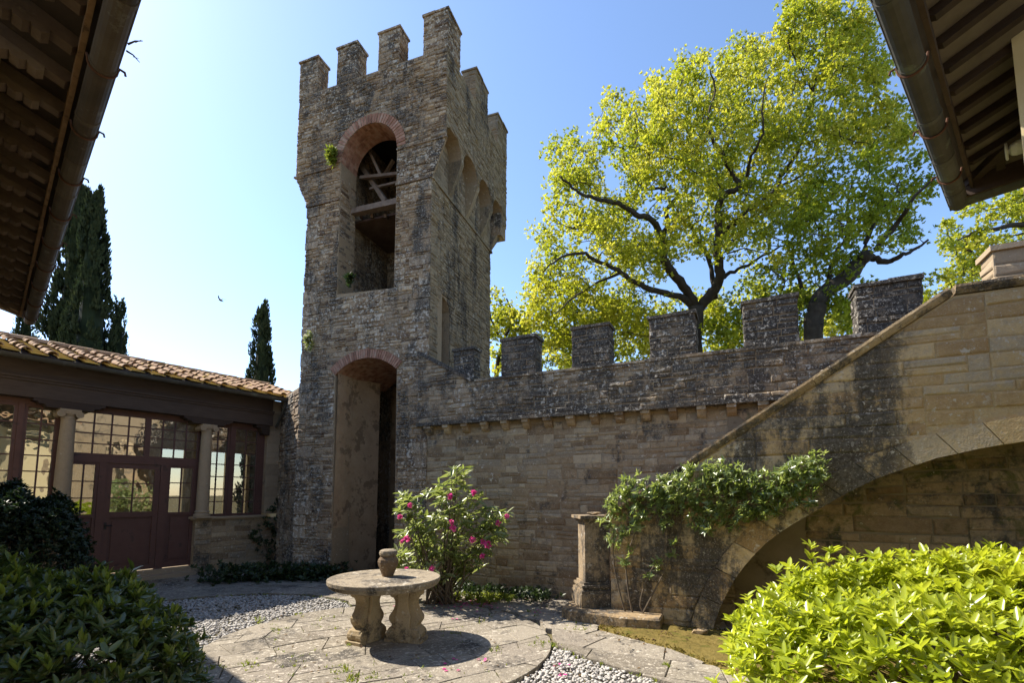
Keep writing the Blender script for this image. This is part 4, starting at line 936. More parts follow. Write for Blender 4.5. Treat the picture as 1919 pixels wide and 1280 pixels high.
def gutter(fr, a0, a1, d, z, r, name, mat, parent, seg=.9):
    """half-round channel with lapped joints"""
    mb = MB(); k = 9; a = a0
    while a < a1 - .01:
        b = min(a1, a + seg); V = []
        for aa, rr in ((a, r), (b, r), (a, r - .006), (b, r - .006)):
            for i in range(k + 1): t = pi + pi * i / k; V.append(fr.p(aa, z + sin(t) * rr, d + cos(t) * rr))
        n = k + 1; F = []
        for i in range(k): F += [(i, i + 1, n + i + 1, n + i), (2 * n + i, 3 * n + i, 3 * n + i + 1, 2 * n + i + 1)]
        F += [(0, n, 3 * n, 2 * n), (k, 2 * n + k, 3 * n + k, n + k)] + [tuple(range(n)) + tuple(range(3 * n - 1, 2 * n - 1, -1)), tuple(range(2 * n - 1, n - 1, -1)) + tuple(range(3 * n, 4 * n))]
        mb.add(V, F, rnd.random())
        mb.tube([fr.p(a, z, d + r), fr.p(b, z, d + r)], .008, 6)
        if b < a1 - .01:
            for i in range(k):
                t0, t1 = pi + pi * i / k, pi + pi * (i + 1) / k; R2 = r + .004
                mb.hexa([fr.p(b - .03, z + sin(t) * q, d + cos(t) * q) for t, q in ((t0, r), (t1, r), (t1, R2), (t0, R2))] + [fr.p(b + .01, z + sin(t) * q, d + cos(t) * q) for t, q in ((t0, r), (t1, r), (t1, R2), (t0, R2))], .9)
        a = b
    return mb.build(name, mat, parent)
gt = gutter(LF, -6.2, 2.42, .575, 4.165, .072, 'gutter', M['copper'], lg)
mb = MB(); mb.tube([LF.p(1.62, 4.10, .57), LF.p(1.62, 3.95, .52), LF.p(1.66, 3.6, .2), LF.p(1.68, 3.5, .06)], .03, 8); mb.build('downpipe', M['copper'], lg)
# masonry: right pier, dwarf walls, return wall to the tower, sill, steps
mb = MB(); pier = [(1.50, 1.28), (1.86, 1.28), (1.86, 4.20), (1.50, 4.20)]
mb.poly(LF, [pier], -.30, .0, mat=1); masonry(mb, LF, [pier], (.24, .36), (.36, .4), gap=.003, proud=(.003, .008), jit=.002, wav=0); mb.build('pier', [M['dress'], M['mortar']], lg)
mb = MB(); dw = [(.30, -.05), (1.87, -.05), (1.87, 1.18), (.30, 1.18)]
mb.poly(LF, [[(-.05, -.05), (1.88, -.05), (1.88, 1.18), (-.05, 1.18)]], -.30, .0, mat=1); masonry(mb, LF, [dw], (.10, .2), (.2, .55), proud=(.004, .02)); masonry(mb, LF, [[(-.05, -.05), (.29, -.05), (.29, 1.18), (-.05, 1.18)]], (.2, .3), (.4, .5), gap=.003, proud=(.012, .02), jit=.002, wav=0)
mb.build('dwarf_wall', [M['wall'], M['mortar']], lg)
mb = MB(); dw = [(-5.9, -.05), (-2.28, -.05), (-2.28, 1.18), (-5.9, 1.18)]
mb.poly(LF, [dw], -.30, .0, mat=1); masonry(mb, LF, [dw], (.10, .2), (.2, .55), proud=(.004, .02)); mb.build('dwarf_wall', [M['wall'], M['mortar']], lg)
for a0, a1 in ((-.10, 1.52), (-5.9, -2.22)):
    mb = MB(); mb.box(LF, a0, a1, 1.18, 1.21, -.29, .05); mb.box(LF, a0 - .03, a1 + .02, 1.21, 1.255, -.28, .085); mb.build('sill', M['dress'], lg)
mb = MB(); mb.box(LF, -2.28, -.06, -.05, .075, -.2, .22); mb.box(LF, -2.28, -.06, .075, .17, -.25, -.02); mb.build('doorstep', M['dress'], lg)
rw0 = LF.p(1.84, 0, -.01); rw1 = TF.p(TW - .02, 0, -.12); du = (rw1 - rw0)[:3] * [1, 1, 0]; rl = np.linalg.norm(du)
RWF = Fr(rw0[:2], u=du / rl, flip=True); rp = [(.02, -.05), (rl, -.05), (rl, 4.25), (.02, 4.25)]
mb = MB(); mb.poly(RWF, [[(.02, -.05), (rl, -.05), (rl, 4.3), (.02, 4.3)]], -.012, -.3, mat=1); masonry(mb, RWF, [rp], (.07, .17), (.12, .4), proud=(.004, .03), jit=.01); mb.build('return_wall', [M['tower'], M['mortar']], lg)
# dim room behind the glass
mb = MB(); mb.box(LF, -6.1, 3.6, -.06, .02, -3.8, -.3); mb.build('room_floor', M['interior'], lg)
mb = MB(); bw_ = [[(-6.1, 0), (3.7, 0), (3.7, 4.0), (-6.1, 4.0)]] + [[(a, .9), (a, 3.1), (a + w, 3.1), (a + w, .9)] for a, w in ((-4.6, .7), (-1.3, .6), (.5, .6), (1.75, .5), (2.45, .45), (3.0, .35))]  # back openings added so daylight brightens the room and the panes
mb.poly(LF, bw_, -3.9, -3.8); mb.box(LF, 3.6, 3.7, 0, 4.0, -3.8, -1.6); mb.box(LF, -6.2, -6.1, 0, 4.0, -3.9, -.32); mb.build('room_wall', M['cream'], lg)
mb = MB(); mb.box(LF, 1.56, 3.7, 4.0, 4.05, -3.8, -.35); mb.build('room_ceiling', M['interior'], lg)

# ================================================================== HOUSE WINGS WITH EAVES
EZ = 4.40; KE = (EZ - EYE) / (4.5 - EYE)
EL = Fr((-2.08 * KE, 2.44 * KE), 137.6, flip=True)        # u away along the left wing, n toward the court
ER = Fr((2.01 * KE, 2.44 * KE), 41.7)
elen = EL.px(68, 600)[0] if False else float(np.dot(gnd(66, 604, EZ) - EL.o, EL.u)); erl = float(np.dot(gnd(1775, 390, EZ) - ER.o, ER.u))
PS = .33
lw = thing('house_wing', EL.p(3, 0, -.6), 'left house wing seen from below its overhanging rafter eave with brown copper gutter', 'building')
def wing(fr, root, s0, s1, batmat, gmat, raf_sp, raf_w, raf_h, rmat, bmat, over, back, carved):
    gutter(fr, s0, s1, -.062, EZ + .005, .066, 'gutter', gmat, root, .62)
    mb = MB(); f2 = Fr(fr.p(s0, 0)[:2], u=-fr.n); f2.n = fr.u; zo = EZ + .13
    mb.poly(f2, [[(.10, zo), (back, zo + (back - .1) * PS), (back, zo + (back - .1) * PS + .03), (.10, zo + .03)]], 0, s1 - s0 - .02); mb.build('eave_board', bmat, root)
    mb = MB(); mb.poly(f2, [[(.04, zo + .034), (back, zo + .034 + (back - .04) * PS), (back, zo + .12 + (back - .04) * PS), (.04, zo + .10)]], -.05, s1 - s0 + .03); mb.build('roof', M['tile'], root)
    a = s0 + .12
    while a < s1 - .06:
        mb = MB(); fa = Fr(fr.p(a, 0)[:2], u=-fr.n); fa.n = fr.u; z_ = zo - .003
        mb.poly(fa, [[(.17, z_ + .07 * PS), (.17, z_ + .07 * PS - raf_h * .6), (.20, z_ + .1 * PS - raf_h), (over + .1, z_ + over * PS - raf_h), (over + .1, z_ + over * PS)]], -raf_w / 2, raf_w / 2, rnd.random())
        if carved:
            pr = [(.30, z_ + .2 * PS - raf_h + .002)]; x = .30
            for q in range(4):
                pr += [(x, z_ + (x - .1) * PS - raf_h - .025 - .012 * q), (x + .035, z_ + (x - .1) * PS - raf_h - .045 - .012 * q), (x + .075, z_ + (x - .06) * PS - raf_h - .04 - .012 * q)]; x += .08
            pr += [(over + .1, z_ + over * PS - raf_h - .10), (over + .1, z_ + over * PS - raf_h + .002)]
            mb.poly(fa, [pr], -raf_w / 2 - .008, raf_w / 2 + .008, rnd.random())
        mb.build('rafter', rmat, root); a += raf_sp
    mb = MB(); a = s0
    while a < s1 - .02:
        b = min(s1 - .01, a + rnd.uniform(.5, 1.1)); mb.box(fr, a + .002, b - .002, EZ + .04, EZ + .118, -.175, -.150 + rnd.uniform(-.004, .004), rnd.random()); a = b
    mb.build('batten', batmat, root)
    a = s0 + .3
    while a < s1:
        mb = MB(); pts = [fr.p(a, EZ + .03, -.14)] + [fr.p(a, EZ + .005 + .075 * sin(pi + pi * i / 10), -.062 + .073 * cos(pi + pi * i / 10)) for i in range(11)] + [fr.p(a, EZ + .03, .02), fr.p(a, EZ + .026, .045), fr.p(a, EZ + .005, .05)]
        mb.tube(pts, .0075, 6); mb.build('gutter_bracket', M['rust'], root); a += .78
wing(EL, lw, -1.2, elen, M['rustwood'], M['copper_brown'], .37, .085, .09, M['rafter'], M['board'], .60, 4.5, True)
mb = MB(); mb.box(EL, 1.15, elen - .3, -.05, EZ + .3, -.62, -.50, .5); mb.box(EL, 1.15, 1.27, -.05, EZ + .4, -3.5, -.62, .5); mb.box(EL, elen - .42, elen - .3, -.05, EZ + .4, -3.5, -.62, .5); mb.build('house_wall', M['cream'], lw)
mb = MB(); mb.bar(EL.p(elen - .04, EZ + .06, -.02), EL.p(elen - .04, EZ + .06 + .5 * PS, -.6), .05, .13); mb.build('verge_board', M['rafter'], lw)
rw = thing('house_wing', ER.p(2, 0, -.6), 'right house wing with grey boarded eave, dark gutter and pale yellow wall', 'building')
wz = lambda d: EZ + .13 + (-d - .1) * PS
dw_ = -.40
for _ in range(12):
    q = gnd(1889, 8, wz(dw_)); dw_ = .5 * dw_ + .5 * float(np.dot(q - ER.o, ER.n))
wing(ER, rw, -1.2, erl, M['board'], M['copper'], .265, .055, .06, M['wood_dark'], M['soffit'], -dw_ + .05, 4.5, False)
# the eave turns the corner: return gutter and end soffit
E2 = Fr(ER.p(erl, 0)[:2], u=-ER.n); E2.n = ER.u
gutter(E2, -.0, 3.2, -.055, EZ + .004, .062, 'gutter', M['copper'], rw, 1.0)
mb = MB(); mb.bar(ER.p(erl - .10, EZ + .10, -.12), ER.p(erl - .10 - .62, EZ + .10 + .62 * PS, -.12 - .62), .07, .07); mb.build('hip_rafter', M['wood_dark'], rw)
f3 = Fr(E2.p(.02, 0)[:2], u=-E2.n); f3.n = E2.u; zo = EZ + .13
mb = MB(); mb.poly(f3, [[(.10, zo - .002), (4.0, zo - .002 + 3.9 * PS), (4.0, zo + .03 + 3.9 * PS), (.10, zo + .03)]], 0, 3.3); mb.build('eave_board', M['soffit'], rw)
mb = MB(); mb.poly(f3, [[(.04, zo + .034), (4.0, zo + .034 + 3.96 * PS), (4.0, zo + .10 + 3.96 * PS), (.04, zo + .10)]], -.03, 3.3); mb.build('roof', M['tile'], rw)
for k_ in range(9):
    a_ = .35 + k_ * .3; fa = Fr(E2.p(a_, 0)[:2], u=-E2.n); fa.n = E2.u; mb = MB(); L_ = min(a_, .75); mb.poly(fa, [[(.17, zo + .02), (.17, zo - .03), (L_, zo + (L_ - .1) * PS - .06), (L_, zo + (L_ - .1) * PS - .004)]], -.027, .027, .5); mb.build('rafter', M['wood_dark'], rw)
mb = MB(); mb.box(E2, .06, 3.2, EZ - .02, EZ + .15, -.15, -.122, .4); mb.build('fascia', M['board'], rw)
wend = erl + dw_ - .02
mb = MB(); mb.box(ER, 1.25, wend, -.05, EZ + .5, dw_ - .12, dw_, .5); mb.box(ER, wend - .12, wend, -.05, EZ + .5, -4.0, dw_ - .12, .5); mb.box(ER, 1.25, 1.37, -.05, EZ + .4, -4.0, dw_ - .12); mb.build('house_wall', M['cream'], rw)
lmz = EZ - .02
lc = at(1918, 270, float(ER.p(wend - .05, 0, dw_)[1])); lp = thing('wall_lamp', lc, 'white enamel bulkhead lamp under the right house eave', 'lamp')
LN = unit(ER.p(0, 0, 1) - ER.o); la = ER.p(float(np.dot(lc - ER.o, ER.u)), float(lc[2]), dw_)
mb = MB()
f2 = ER; ac, zc = float(np.dot(lc - ER.o, ER.u)), float(lc[2])
ringp = [ER.p(ac + .085 * cos(2 * pi * i / 24), zc + .05 * sin(2 * pi * i / 24) - .01, dw_ + .085) for i in range(25)]
mb.tube(ringp, .009, 8, cap=False); mb.build('guard_ring', M['enamel'], lp)
mb = MB(); V = []; k = 20
for d_, s_ in ((.0, 1.0), (.03, 1.0), (.06, .8), (.075, .4)):
    V += [ER.p(ac + .08 * s_ * cos(2 * pi * i / k), zc + .045 * s_ * sin(2 * pi * i / k) - .01, dw_ + d_) for i in range(k)]
mb.add(V, [(r * k + i, r * k + (i + 1) % k, (r + 1) * k + (i + 1) % k, (r + 1) * k + i) for r in range(3) for i in range(k)] + [tuple(range(3 * k, 4 * k))], .6); mb.build('lamp_body', M['enamel'], lp)
# unseen taller house beyond the stair head, added for pane reflections and warm bounce
mb = MB(); hf = Fr((6.95, 6.2), -78); mb.box(hf, 0, 6.0, -.05, 7.0, .0, 3.0, .5); mb.build('house_wall', M['wall'], rw)
# passage wall behind the viewer joins the two wings
bk = thing('house_wall', (0, -1.6, 0), 'cream plastered house wall closing the corner between the two wings', 'wall')
mb = MB(); bf = Fr((-4, -1.6), 0); mb.box(bf, 0, 8, -.05, 4.6, -.2, 0); mb.build('wall', M['cream'], bk)
# twigs caught on the gutter
for (p, q, lab) in (((240, 82), (268, 76), 'dry twig caught on the gutter bracket near the top of the left eave'), ((238, 95), (262, 116), 'thin bare twig hanging off the left gutter below another twig')):
    a_ = float(np.dot(gnd(p[0], p[1], EZ) - EL.o, EL.u)); Y = float(EL.p(a_, 0)[1]); P0, P1 = at(*p, Y), at(*q, Y); mb = MB(); mid = (P0 + P1) / 2
    mb.tube([P0, mid + [0, 0, .01], P1], [.006, .004, .002], 5); mb.tube([mid, mid + (P1 - P0) * .3 + [0, .01, .02]], [.003, .0015], 4); tag(mb.build('twig', M['bark_brown']), lab, 'twig')

# ================================================================== TREES
def catmull(pts, k=5):
    P = [np.array(p, float) for p in pts]; P = [2 * P[0] - P[1]] + P + [2 * P[-1] - P[-2]]; out = []
    for i in range(1, len(P) - 2):
        for q in range(k):
            t = q / k; a, b, c, d = P[i - 1:i + 3]; out.append(.5 * (2 * b + (c - a) * t + (2 * a - 5 * b + 4 * c - d) * t * t + (3 * b - a - 3 * c + d) * t ** 3))
    out.append(P[-2]); return out
def oak(name, label, Y0, limbs, blobs, mat, group, leaf=.13, per=95, dens=1.0, depth=3.2, cr=.42, size=(.26, .40), twig=1.0, trunk_base=None):
    """limbs: (photo polyline, depth start, depth end, radius start, radius end); blobs: (x, y, radius px) of the crown"""
    base = at(*trunk_base, Y0); base[2] = 0
    root = thing(name, base, label, 'tree', group)
    wood = MB(); nodes = []
    for pl, d0, d1, r0, r1 in limbs:
        n = len(pl); pts = [at(x, y, Y0 - .24 * depth * min(1, i / 3) + d0 + (d1 - d0) * i / (n - 1) + rnd.uniform(-.1, .1)) for i, (x, y) in enumerate(pl)]
        c = catmull(pts, 4); m = len(c); c = [p + nr.normal(size=3) * .02 for p in c]
        rad = [.84 * max(.006, r0 + (r1 - r0) * (i / (m - 1)) ** .8) * rnd.uniform(.92, 1.1) for i in range(m)]
        wood.tube(c, rad, 8); nodes += [(p, r) for p, r in zip(c, rad)]
    bx = np.array([b[0] for b in blobs]); by = np.array([b[1] for b in blobs]); mx, my = bx.mean(), by.mean(); ex, ey = (bx.max() - bx.min()) / 2 + 60, (by.max() - by.min()) / 2 + 60
    C = []
    for x, y, r in blobs:
        rr = ((x - mx) / ex) ** 2 + ((y - my) / ey) ** 2; dd = depth * sqrt(max(.12, 1 - rr)); cnt = int(max(3, dens * (r / FPX * Y0) ** 2 * 9.5))
        for _ in range(cnt):
            v = rand_dir(1)[0] * rnd.random() ** .4; Yc = Y0 + rnd.uniform(-dd, dd); C.append(at(x + v[0] * r, y + v[2] * r, Yc))
    C = np.array(C); N = np.array([p for p, _ in nodes])
    order = np.argsort(((C - N.mean(0)) ** 2).sum(1))
    allp = list(N); 
    for i in order:
        A = np.array(allp); d = np.linalg.norm(A - C[i], axis=1); j = int(np.argmin(d + .35 * np.maximum(0, A[:, 2] - C[i][2]))); p0 = A[j]; L_ = d[j]
        if L_ < .25: continue
        mid1 = p0 + (C[i] - p0) * .35 + nr.normal(size=3) * .07 * L_ + [0, 0, .05 * L_]; mid2 = p0 + (C[i] - p0) * .7 + nr.normal(size=3) * .06 * L_ + [0, 0, .06 * L_]
        r0 = min(.05, .010 + .011 * L_) * twig; wood.tube([p0, mid1, mid2, C[i]], [r0, r0 * .75, r0 * .5, .005], 5, cap=False); allp += [mid1, mid2, C[i]]
    wood.build('trunk', M['bark'], root, smooth=True)
    # leaf sprays: each clump is a handful of shoots with leaves fanned round them
    nC = len(C); k = max(1, per // 8); sh = np.repeat(C, k, 0) + rand_dir(nC * k) * (np.repeat(nr.uniform(*size, nC), k) * nr.random(nC * k) ** .5)[:, None] * np.array([1, 1, .75])
    ax = unit(sh - np.repeat(C, k, 0) + np.array([0, 0, .18])); ct = np.repeat(nr.random(nC), k)
    P, D, Nn, L2, W2 = whorls(sh, ax, 8, leaf, .52, (.4, 1.25), .10)
    tone = np.clip(np.tile(ct, 8) * .75 + nr.random(len(P)) * .40 - .08, 0, 1)  # wide tone spread per clump imitates shading between leaf masses
    leaves('crown', P, D, Nn, L2, W2, mat, root, tone, fold=.3)
    return root
TG = 'oak trees beyond the wall'
limbs1 = [
 ([(1303, 930), (1303, 760), (1304, 660), (1305, 575)], 0, 0, .34, .27),
 ([(1305, 585), (1287, 545), (1262, 512), (1245, 485), (1239, 450), (1233, 427), (1217, 410), (1192, 400), (1159, 382), (1125, 374), (1099, 366), (1074, 350), (1050, 330)], 0, -2.0, .20, .03),
 ([(1235, 440), (1252, 424), (1250, 394), (1271, 362), (1245, 354), (1211, 351), (1192, 337), (1170, 300)], -.3, 1.0, .12, .025),
 ([(1248, 354), (1234, 326), (1217, 310), (1211, 296), (1192, 270), (1195, 235), (1180, 210)], .6, 1.6, .07, .015),
 ([(1305, 585), (1335, 548), (1350, 520), (1347, 488), (1346, 455), (1348, 430), (1346, 404), (1350, 379), (1365, 360), (1387, 354), (1380, 335), (1364, 312), (1350, 281), (1335, 259), (1325, 225), (1340, 170), (1330, 130)], 0, -1.5, .21, .025),
 ([(1389, 356), (1400, 330), (1410, 292), (1430, 250), (1428, 190), (1440, 140)], -.9, -2.4, .08, .015),
 ([(1340, 560), (1331, 489), (1303, 446), (1299, 429), (1277, 414), (1270, 390), (1285, 350), (1280, 300), (1296, 240)], 0, 1.8, .10, .015),
 ([(1277, 414), (1296, 422), (1318, 405), (1330, 380)], 1.0, 1.4, .05, .012),
 ([(1302, 578), (1275, 556), (1237, 548), (1200, 534), (1165, 512), (1128, 492), (1086, 474), (1045, 488), (1020, 510)], 0, -2.4, .15, .02),
 ([(1165, 512), (1120, 530), (1075, 560), (1040, 590)], -1.4, -2, .06, .015),
 ([(1346, 528), (1369, 511), (1402, 496), (1440, 474), (1470, 459), (1500, 452)], 0, 1.5, .09, .02),
 ([(1347, 450), (1370, 425), (1393, 400), (1428, 376), (1457, 355), (1462, 331), (1485, 301), (1501, 267), (1515, 230), (1523, 190), (1530, 140), (1545, 90), (1548, 40)], -.2, .8, .13, .025),
 ([(1459, 350), (1490, 336), (1514, 318), (1545, 300), (1580, 260), (1600, 215)], .5, 2.0, .06, .015),
 ([(1525, 170), (1500, 130), (1480, 80), (1490, 40)], .7, -.4, .05, .012),
]
blobs1 = [(1088, 300, 52), (1050, 285, 26), (1160, 235, 50), (1150, 195, 24), (1200, 300, 70), (1085, 385, 66), (1045, 345, 30), (1045, 470, 55), (1020, 545, 42), (1105, 545, 75), (1050, 630, 55), (1175, 470, 60), (1250, 195, 60), (1230, 160, 28), (1300, 140, 48), (1295, 112, 22), (1370, 130, 56), (1390, 90, 28), (1330, 225, 75), (1275, 320, 75), (1420, 200, 75), (1400, 310, 85), (1300, 420, 65), (1205, 585, 60), (1400, 440, 70), (1450, 120, 55), (1500, 50, 58), (1490, 15, 30), (1565, 30, 66), (1530, 130, 74), (1600, 110, 70), (1500, 245, 80), (1600, 215, 85), (1655, 250, 60), (1480, 370, 70), (1640, 140, 45), (1620, 40, 50), (1690, 230, 45), (1140, 610, 60), (1130, 660, 40), (1010, 600, 30), (1000, 520, 22), (1215, 250, 50), (1180, 380, 50), (1130, 430, 50), (1250, 480, 45), (1330, 340, 50), (1210, 500, 50), (1070, 590, 50), (1200, 640, 45), (1100, 660, 40)]
oak('oak_tree', 'largest spreading oak in yellow green spring leaf, right of the tower behind the wall', 15.5, limbs1, blobs1, M['oakleaf'], TG, leaf=.10, per=245, dens=2.75, depth=3.0, size=(.32, .55), trunk_base=(1303, 900))
limbs2 = [
 ([(1526, 930), (1526, 760), (1525, 645), (1526, 597), (1538, 556), (1567, 534), (1605, 500), (1624, 477)], 0, -.3, .36, .22),
 ([(1624, 477), (1642, 487), (1672, 487), (1695, 477), (1712, 468), (1742, 448)], -.3, -.8, .14, .03),
 ([(1620, 482), (1628, 444), (1650, 395), (1676, 369), (1690, 330)], -.3, .4, .10, .02),
 ([(1640, 470), (1680, 421), (1699, 391), (1725, 357), (1752, 335)], -.4, -1.2, .11, .03),
 ([(1528, 590), (1511, 560), (1492, 507), (1477, 459), (1480, 430)], 0, .8, .10, .02),
 ([(1550, 545), (1560, 490), (1585, 440), (1590, 380), (1600, 320)], -.1, 1.4, .10, .02),
]
blobs2 = [(1560, 430, 75), (1490, 450, 60), (1640, 420, 60), (1440, 545, 62), (1510, 560, 55), (1580, 560, 48), (1690, 420, 42), (1400, 600, 45), (1590, 610, 45), (1570, 350, 80), (1650, 345, 60), (1705, 325, 48), (1735, 345, 30), (1470, 620, 40), (1355, 620, 40), (1540, 490, 60), (1690, 380, 40), (1715, 445, 22)]
oak('oak_tree', 'darker green oak with thick leaning limb, behind the two merlons nearest the stair', 14.0, limbs2, blobs2, M['oakleaf2'], TG, leaf=.10, per=220, dens=2.2, depth=1.8, size=(.3, .5), trunk_base=(1526, 900))
limbs3 = [([(2010, 930), (2005, 700), (1985, 520), (1950, 440), (1915, 422), (1862, 431), (1822, 437), (1790, 453)], 0, -.5, .30, .02),
          ([(1815, 440), (1810, 462), (1826, 476), (1829, 485), (1820, 500), (1824, 520)], -.4, -.5, .07, .012), ([(1820, 447), (1860, 447), (1900, 440), (1930, 440)], -.4, -.3, .03, .03), ([(1985, 540), (1930, 530), (1880, 525), (1830, 515), (1790, 520)], 0, .8, .09, .015)]
blobs3 = [(1795, 480, 42), (1760, 520, 24), (1790, 440, 32), (1830, 420, 40), (1880, 380, 48), (1920, 360, 45), (1860, 480, 42), (1780, 560, 42), (1820, 520, 45), (1755, 590, 30), (1850, 560, 40), (1910, 500, 50), (1940, 430, 60), (1740, 560, 18)]
oak('oak_tree', 'yellowish oak with bare crooked branch, behind the pale merlon at the stair head', 17.0, limbs3, blobs3, M['oakleaf'], TG, leaf=.12, per=180, dens=2.2, depth=1.6, size=(.3, .5), trunk_base=(2010, 900))
limbs4 = [([(925, 930), (928, 760), (932, 690), (945, 640), (960, 600), (950, 560)], 0, -.5, .16, .03), ([(935, 680), (970, 655), (1000, 640), (1040, 650), (1075, 657)], 0, .4, .07, .02), ([(945, 640), (925, 610), (918, 580), (925, 550)], 0, .3, .06, .015)]
blobs4 = [(935, 590, 34), (925, 555, 20), (950, 640, 36), (930, 680, 24), (985, 620, 40), (990, 580, 28), (910, 620, 30), (1040, 600, 30), (900, 570, 30), (960, 600, 30)]
oak('oak_tree', 'small bright oak sapling seen between tower side and first free merlon', 17.5, limbs4, blobs4, M['oakleaf'], TG, leaf=.12, per=180, dens=2.2, depth=1.3, size=(.3, .5), trunk_base=(925, 900))
limbs5 = [([(1360, 930), (1365, 720), (1380, 640), (1400, 600)], 0, 0, .12, .05), ([(1380, 640), (1450, 600), (1500, 590)], 0, 0, .06, .02), ([(1372, 680), (1330, 640), (1250, 620), (1180, 640)], 0, 0, .06, .02)]
blobs5 = [(1360, 600, 55), (1440, 620, 55), (1520, 620, 50), (1590, 600, 45), (1330, 650, 40), (1180, 660, 40), (1250, 650, 40), (1100, 670, 40), (1650, 620, 40), (1050, 680, 30), (1230, 610, 45), (1150, 600, 50), (1300, 590, 45), (1420, 570, 45), (1500, 560, 40), (1060, 640, 40), (1000, 670, 30), (1380, 660, 40), (1480, 650, 40)]
oak('understorey_tree', 'low leafy undergrowth tree filling the gaps between merlons under the big oak', 20.0, limbs5, blobs5, M['oakleaf'], None, leaf=.13, per=170, dens=2.0, depth=1.8, size=(.35, .6), trunk_base=(1360, 900))

def cypress(label, x, ytop, ybase, wpx, Y0, group='cypress trees beyond the loggia', lean=0.0, n=5200):
    top = at(x + lean, ytop, Y0); b = at(x, ybase, Y0); H_ = top[2]; R = wpx / 2 / FPX * Y0
    base = np.array([b[0], Y0, 0]); root = thing('cypress_tree', base, label, 'tree', group)
    mb = MB(); mb.tube([base, base + [0, 0, H_ * .35], base * [1, 1, 0] + np.array([top[0] - base[0], 0, H_ * .9])], [.22, .14, .03], 8); mb.build('trunk', M['bark'], root)
    # plumes: vertical sprays packed over an irregular spindle
    prof = lambda t: R * np.clip(1.06 * (1 - t) ** .62 * (1 - .30 * np.exp(-t * 9)), 0, 2)
    nP = 260; t = nr.random(nP) ** 1.05 * .96; th = nr.uniform(0, 2 * pi, nP); lob = 1 + .16 * np.sin(th * 3 + t * 7 + rnd.random() * 6) + .10 * nr.normal(size=nP)
    r = prof(t) * np.clip(lob, .6, 1.35); cx = base[0] + (top[0] - base[0]) * t
    C = np.stack([cx + np.cos(th) * r * .86, base[1] + np.sin(th) * r * .86, t * H_], 1)
    k = n // nP; i = np.repeat(np.arange(nP), k); hgt = H_ * nr.uniform(.035, .075, nP); wd = R * nr.uniform(.12, .22, nP)
    s = nr.random(len(i)); rr = wd[i] * (1 - s) ** .6 * nr.random(len(i)) ** .5; aa = nr.uniform(0, 2 * pi, len(i))
    P = C[i] + np.stack([np.cos(aa) * rr, np.sin(aa) * rr, s * hgt[i]], 1)
    out = np.stack([np.cos(th[i]), np.sin(th[i]), np.zeros(len(i))], 1)
    D = unit(np.array([0, 0, 1.0]) + .30 * out + .34 * rand_dir(len(i))); Nn = unit(out + .6 * rand_dir(len(i)))
    tone = np.clip(.35 * nr.random(nP)[i] + .65 * nr.random(len(i)), 0, 1)
    core = MB(); V = []; kk = 12; rows = 16
    for a in range(rows + 1):
        tt = a / rows * .97
        for j in range(kk): q = 2 * pi * j / kk; w = prof(np.array([tt]))[0] * .64 * (1 + .1 * sin(3 * q + tt * 8)); V.append((base[0] + (top[0] - base[0]) * tt + cos(q) * w, base[1] + sin(q) * w, tt * H_))
    core.add(V, [(a * kk + j, a * kk + (j + 1) % kk, (a + 1) * kk + (j + 1) % kk, (a + 1) * kk + j) for a in range(rows) for j in range(kk)], .1)
    cr = leaves('crown', P, D, Nn, nr.uniform(.35, .7, len(P)) * R * .42, nr.uniform(.5, 1, len(P)) * R * .11, M['cypress'], root, tone, fold=.5)
    core.build('inner_foliage', M['cypress'], root)
cypress('tall dark cypress whose tip peeks out on the left of the pair', 140, 360, 650, 116, 32, lean=14, n=15000)
cypress('tall dark cypress in front, with rounded flank, right of the pair behind the loggia roof', 185, 364, 650, 96, 30, lean=-7, n=15000)
cypress('lower cypress half hidden on the right flank of the tall pair', 224, 563, 690, 66, 33, n=5000)
cypress('short cypress showing its top just under the left eave end', 52, 572, 690, 80, 34, n=5000)
cypress('lone slim pointed cypress halfway between the pair and the tower', 493, 574, 740, 74, 30, n=13000)
cypress('low young cypress crown standing just before the tall pair', 127, 575, 690, 52, 29, n=5000)

# ================================================================== SHRUBS
def mound(n, cx, cy, rx, ry, h, pw=2.6, zmin=.0, seed=0):
    """points and normals over a lumpy domed hedge (superellipse)"""
    r_ = np.random.default_rng(seed); th = r_.uniform(0, 2 * pi, n); s = r_.random(n) ** .5
    x = s * np.cos(th); y = s * np.sin(th); z = (1 - s ** pw) ** (1 / pw)
    bump = .07 * np.sin(x * 6 + seed) * np.cos(y * 5) + .05 * np.sin(x * 11 + y * 9)
    P = np.stack([cx + rx * x, cy + ry * y, zmin + (h - zmin) * np.clip(z + bump * z, 0, 2)], 1)
    N = unit(np.stack([x / rx * s ** (pw - 2 + 1e-6), y / ry * s ** (pw - 2), (z + .05) ** (pw - 1) / h], 1)); return P, N
def twigs(root, base, C, idx, mat, r0=.010, name='stem'):
    mb = MB()
    for i in idx:
        p = C[i]; b = base + (p - base) * [.25, .25, 0]; b[2] = 0; m = (b + p) / 2 + nr.normal(size=3) * .05; mb.tube([b, m, p], [r0, r0 * .6, r0 * .3], 5, cap=False)
    return mb.build(name, mat, root)
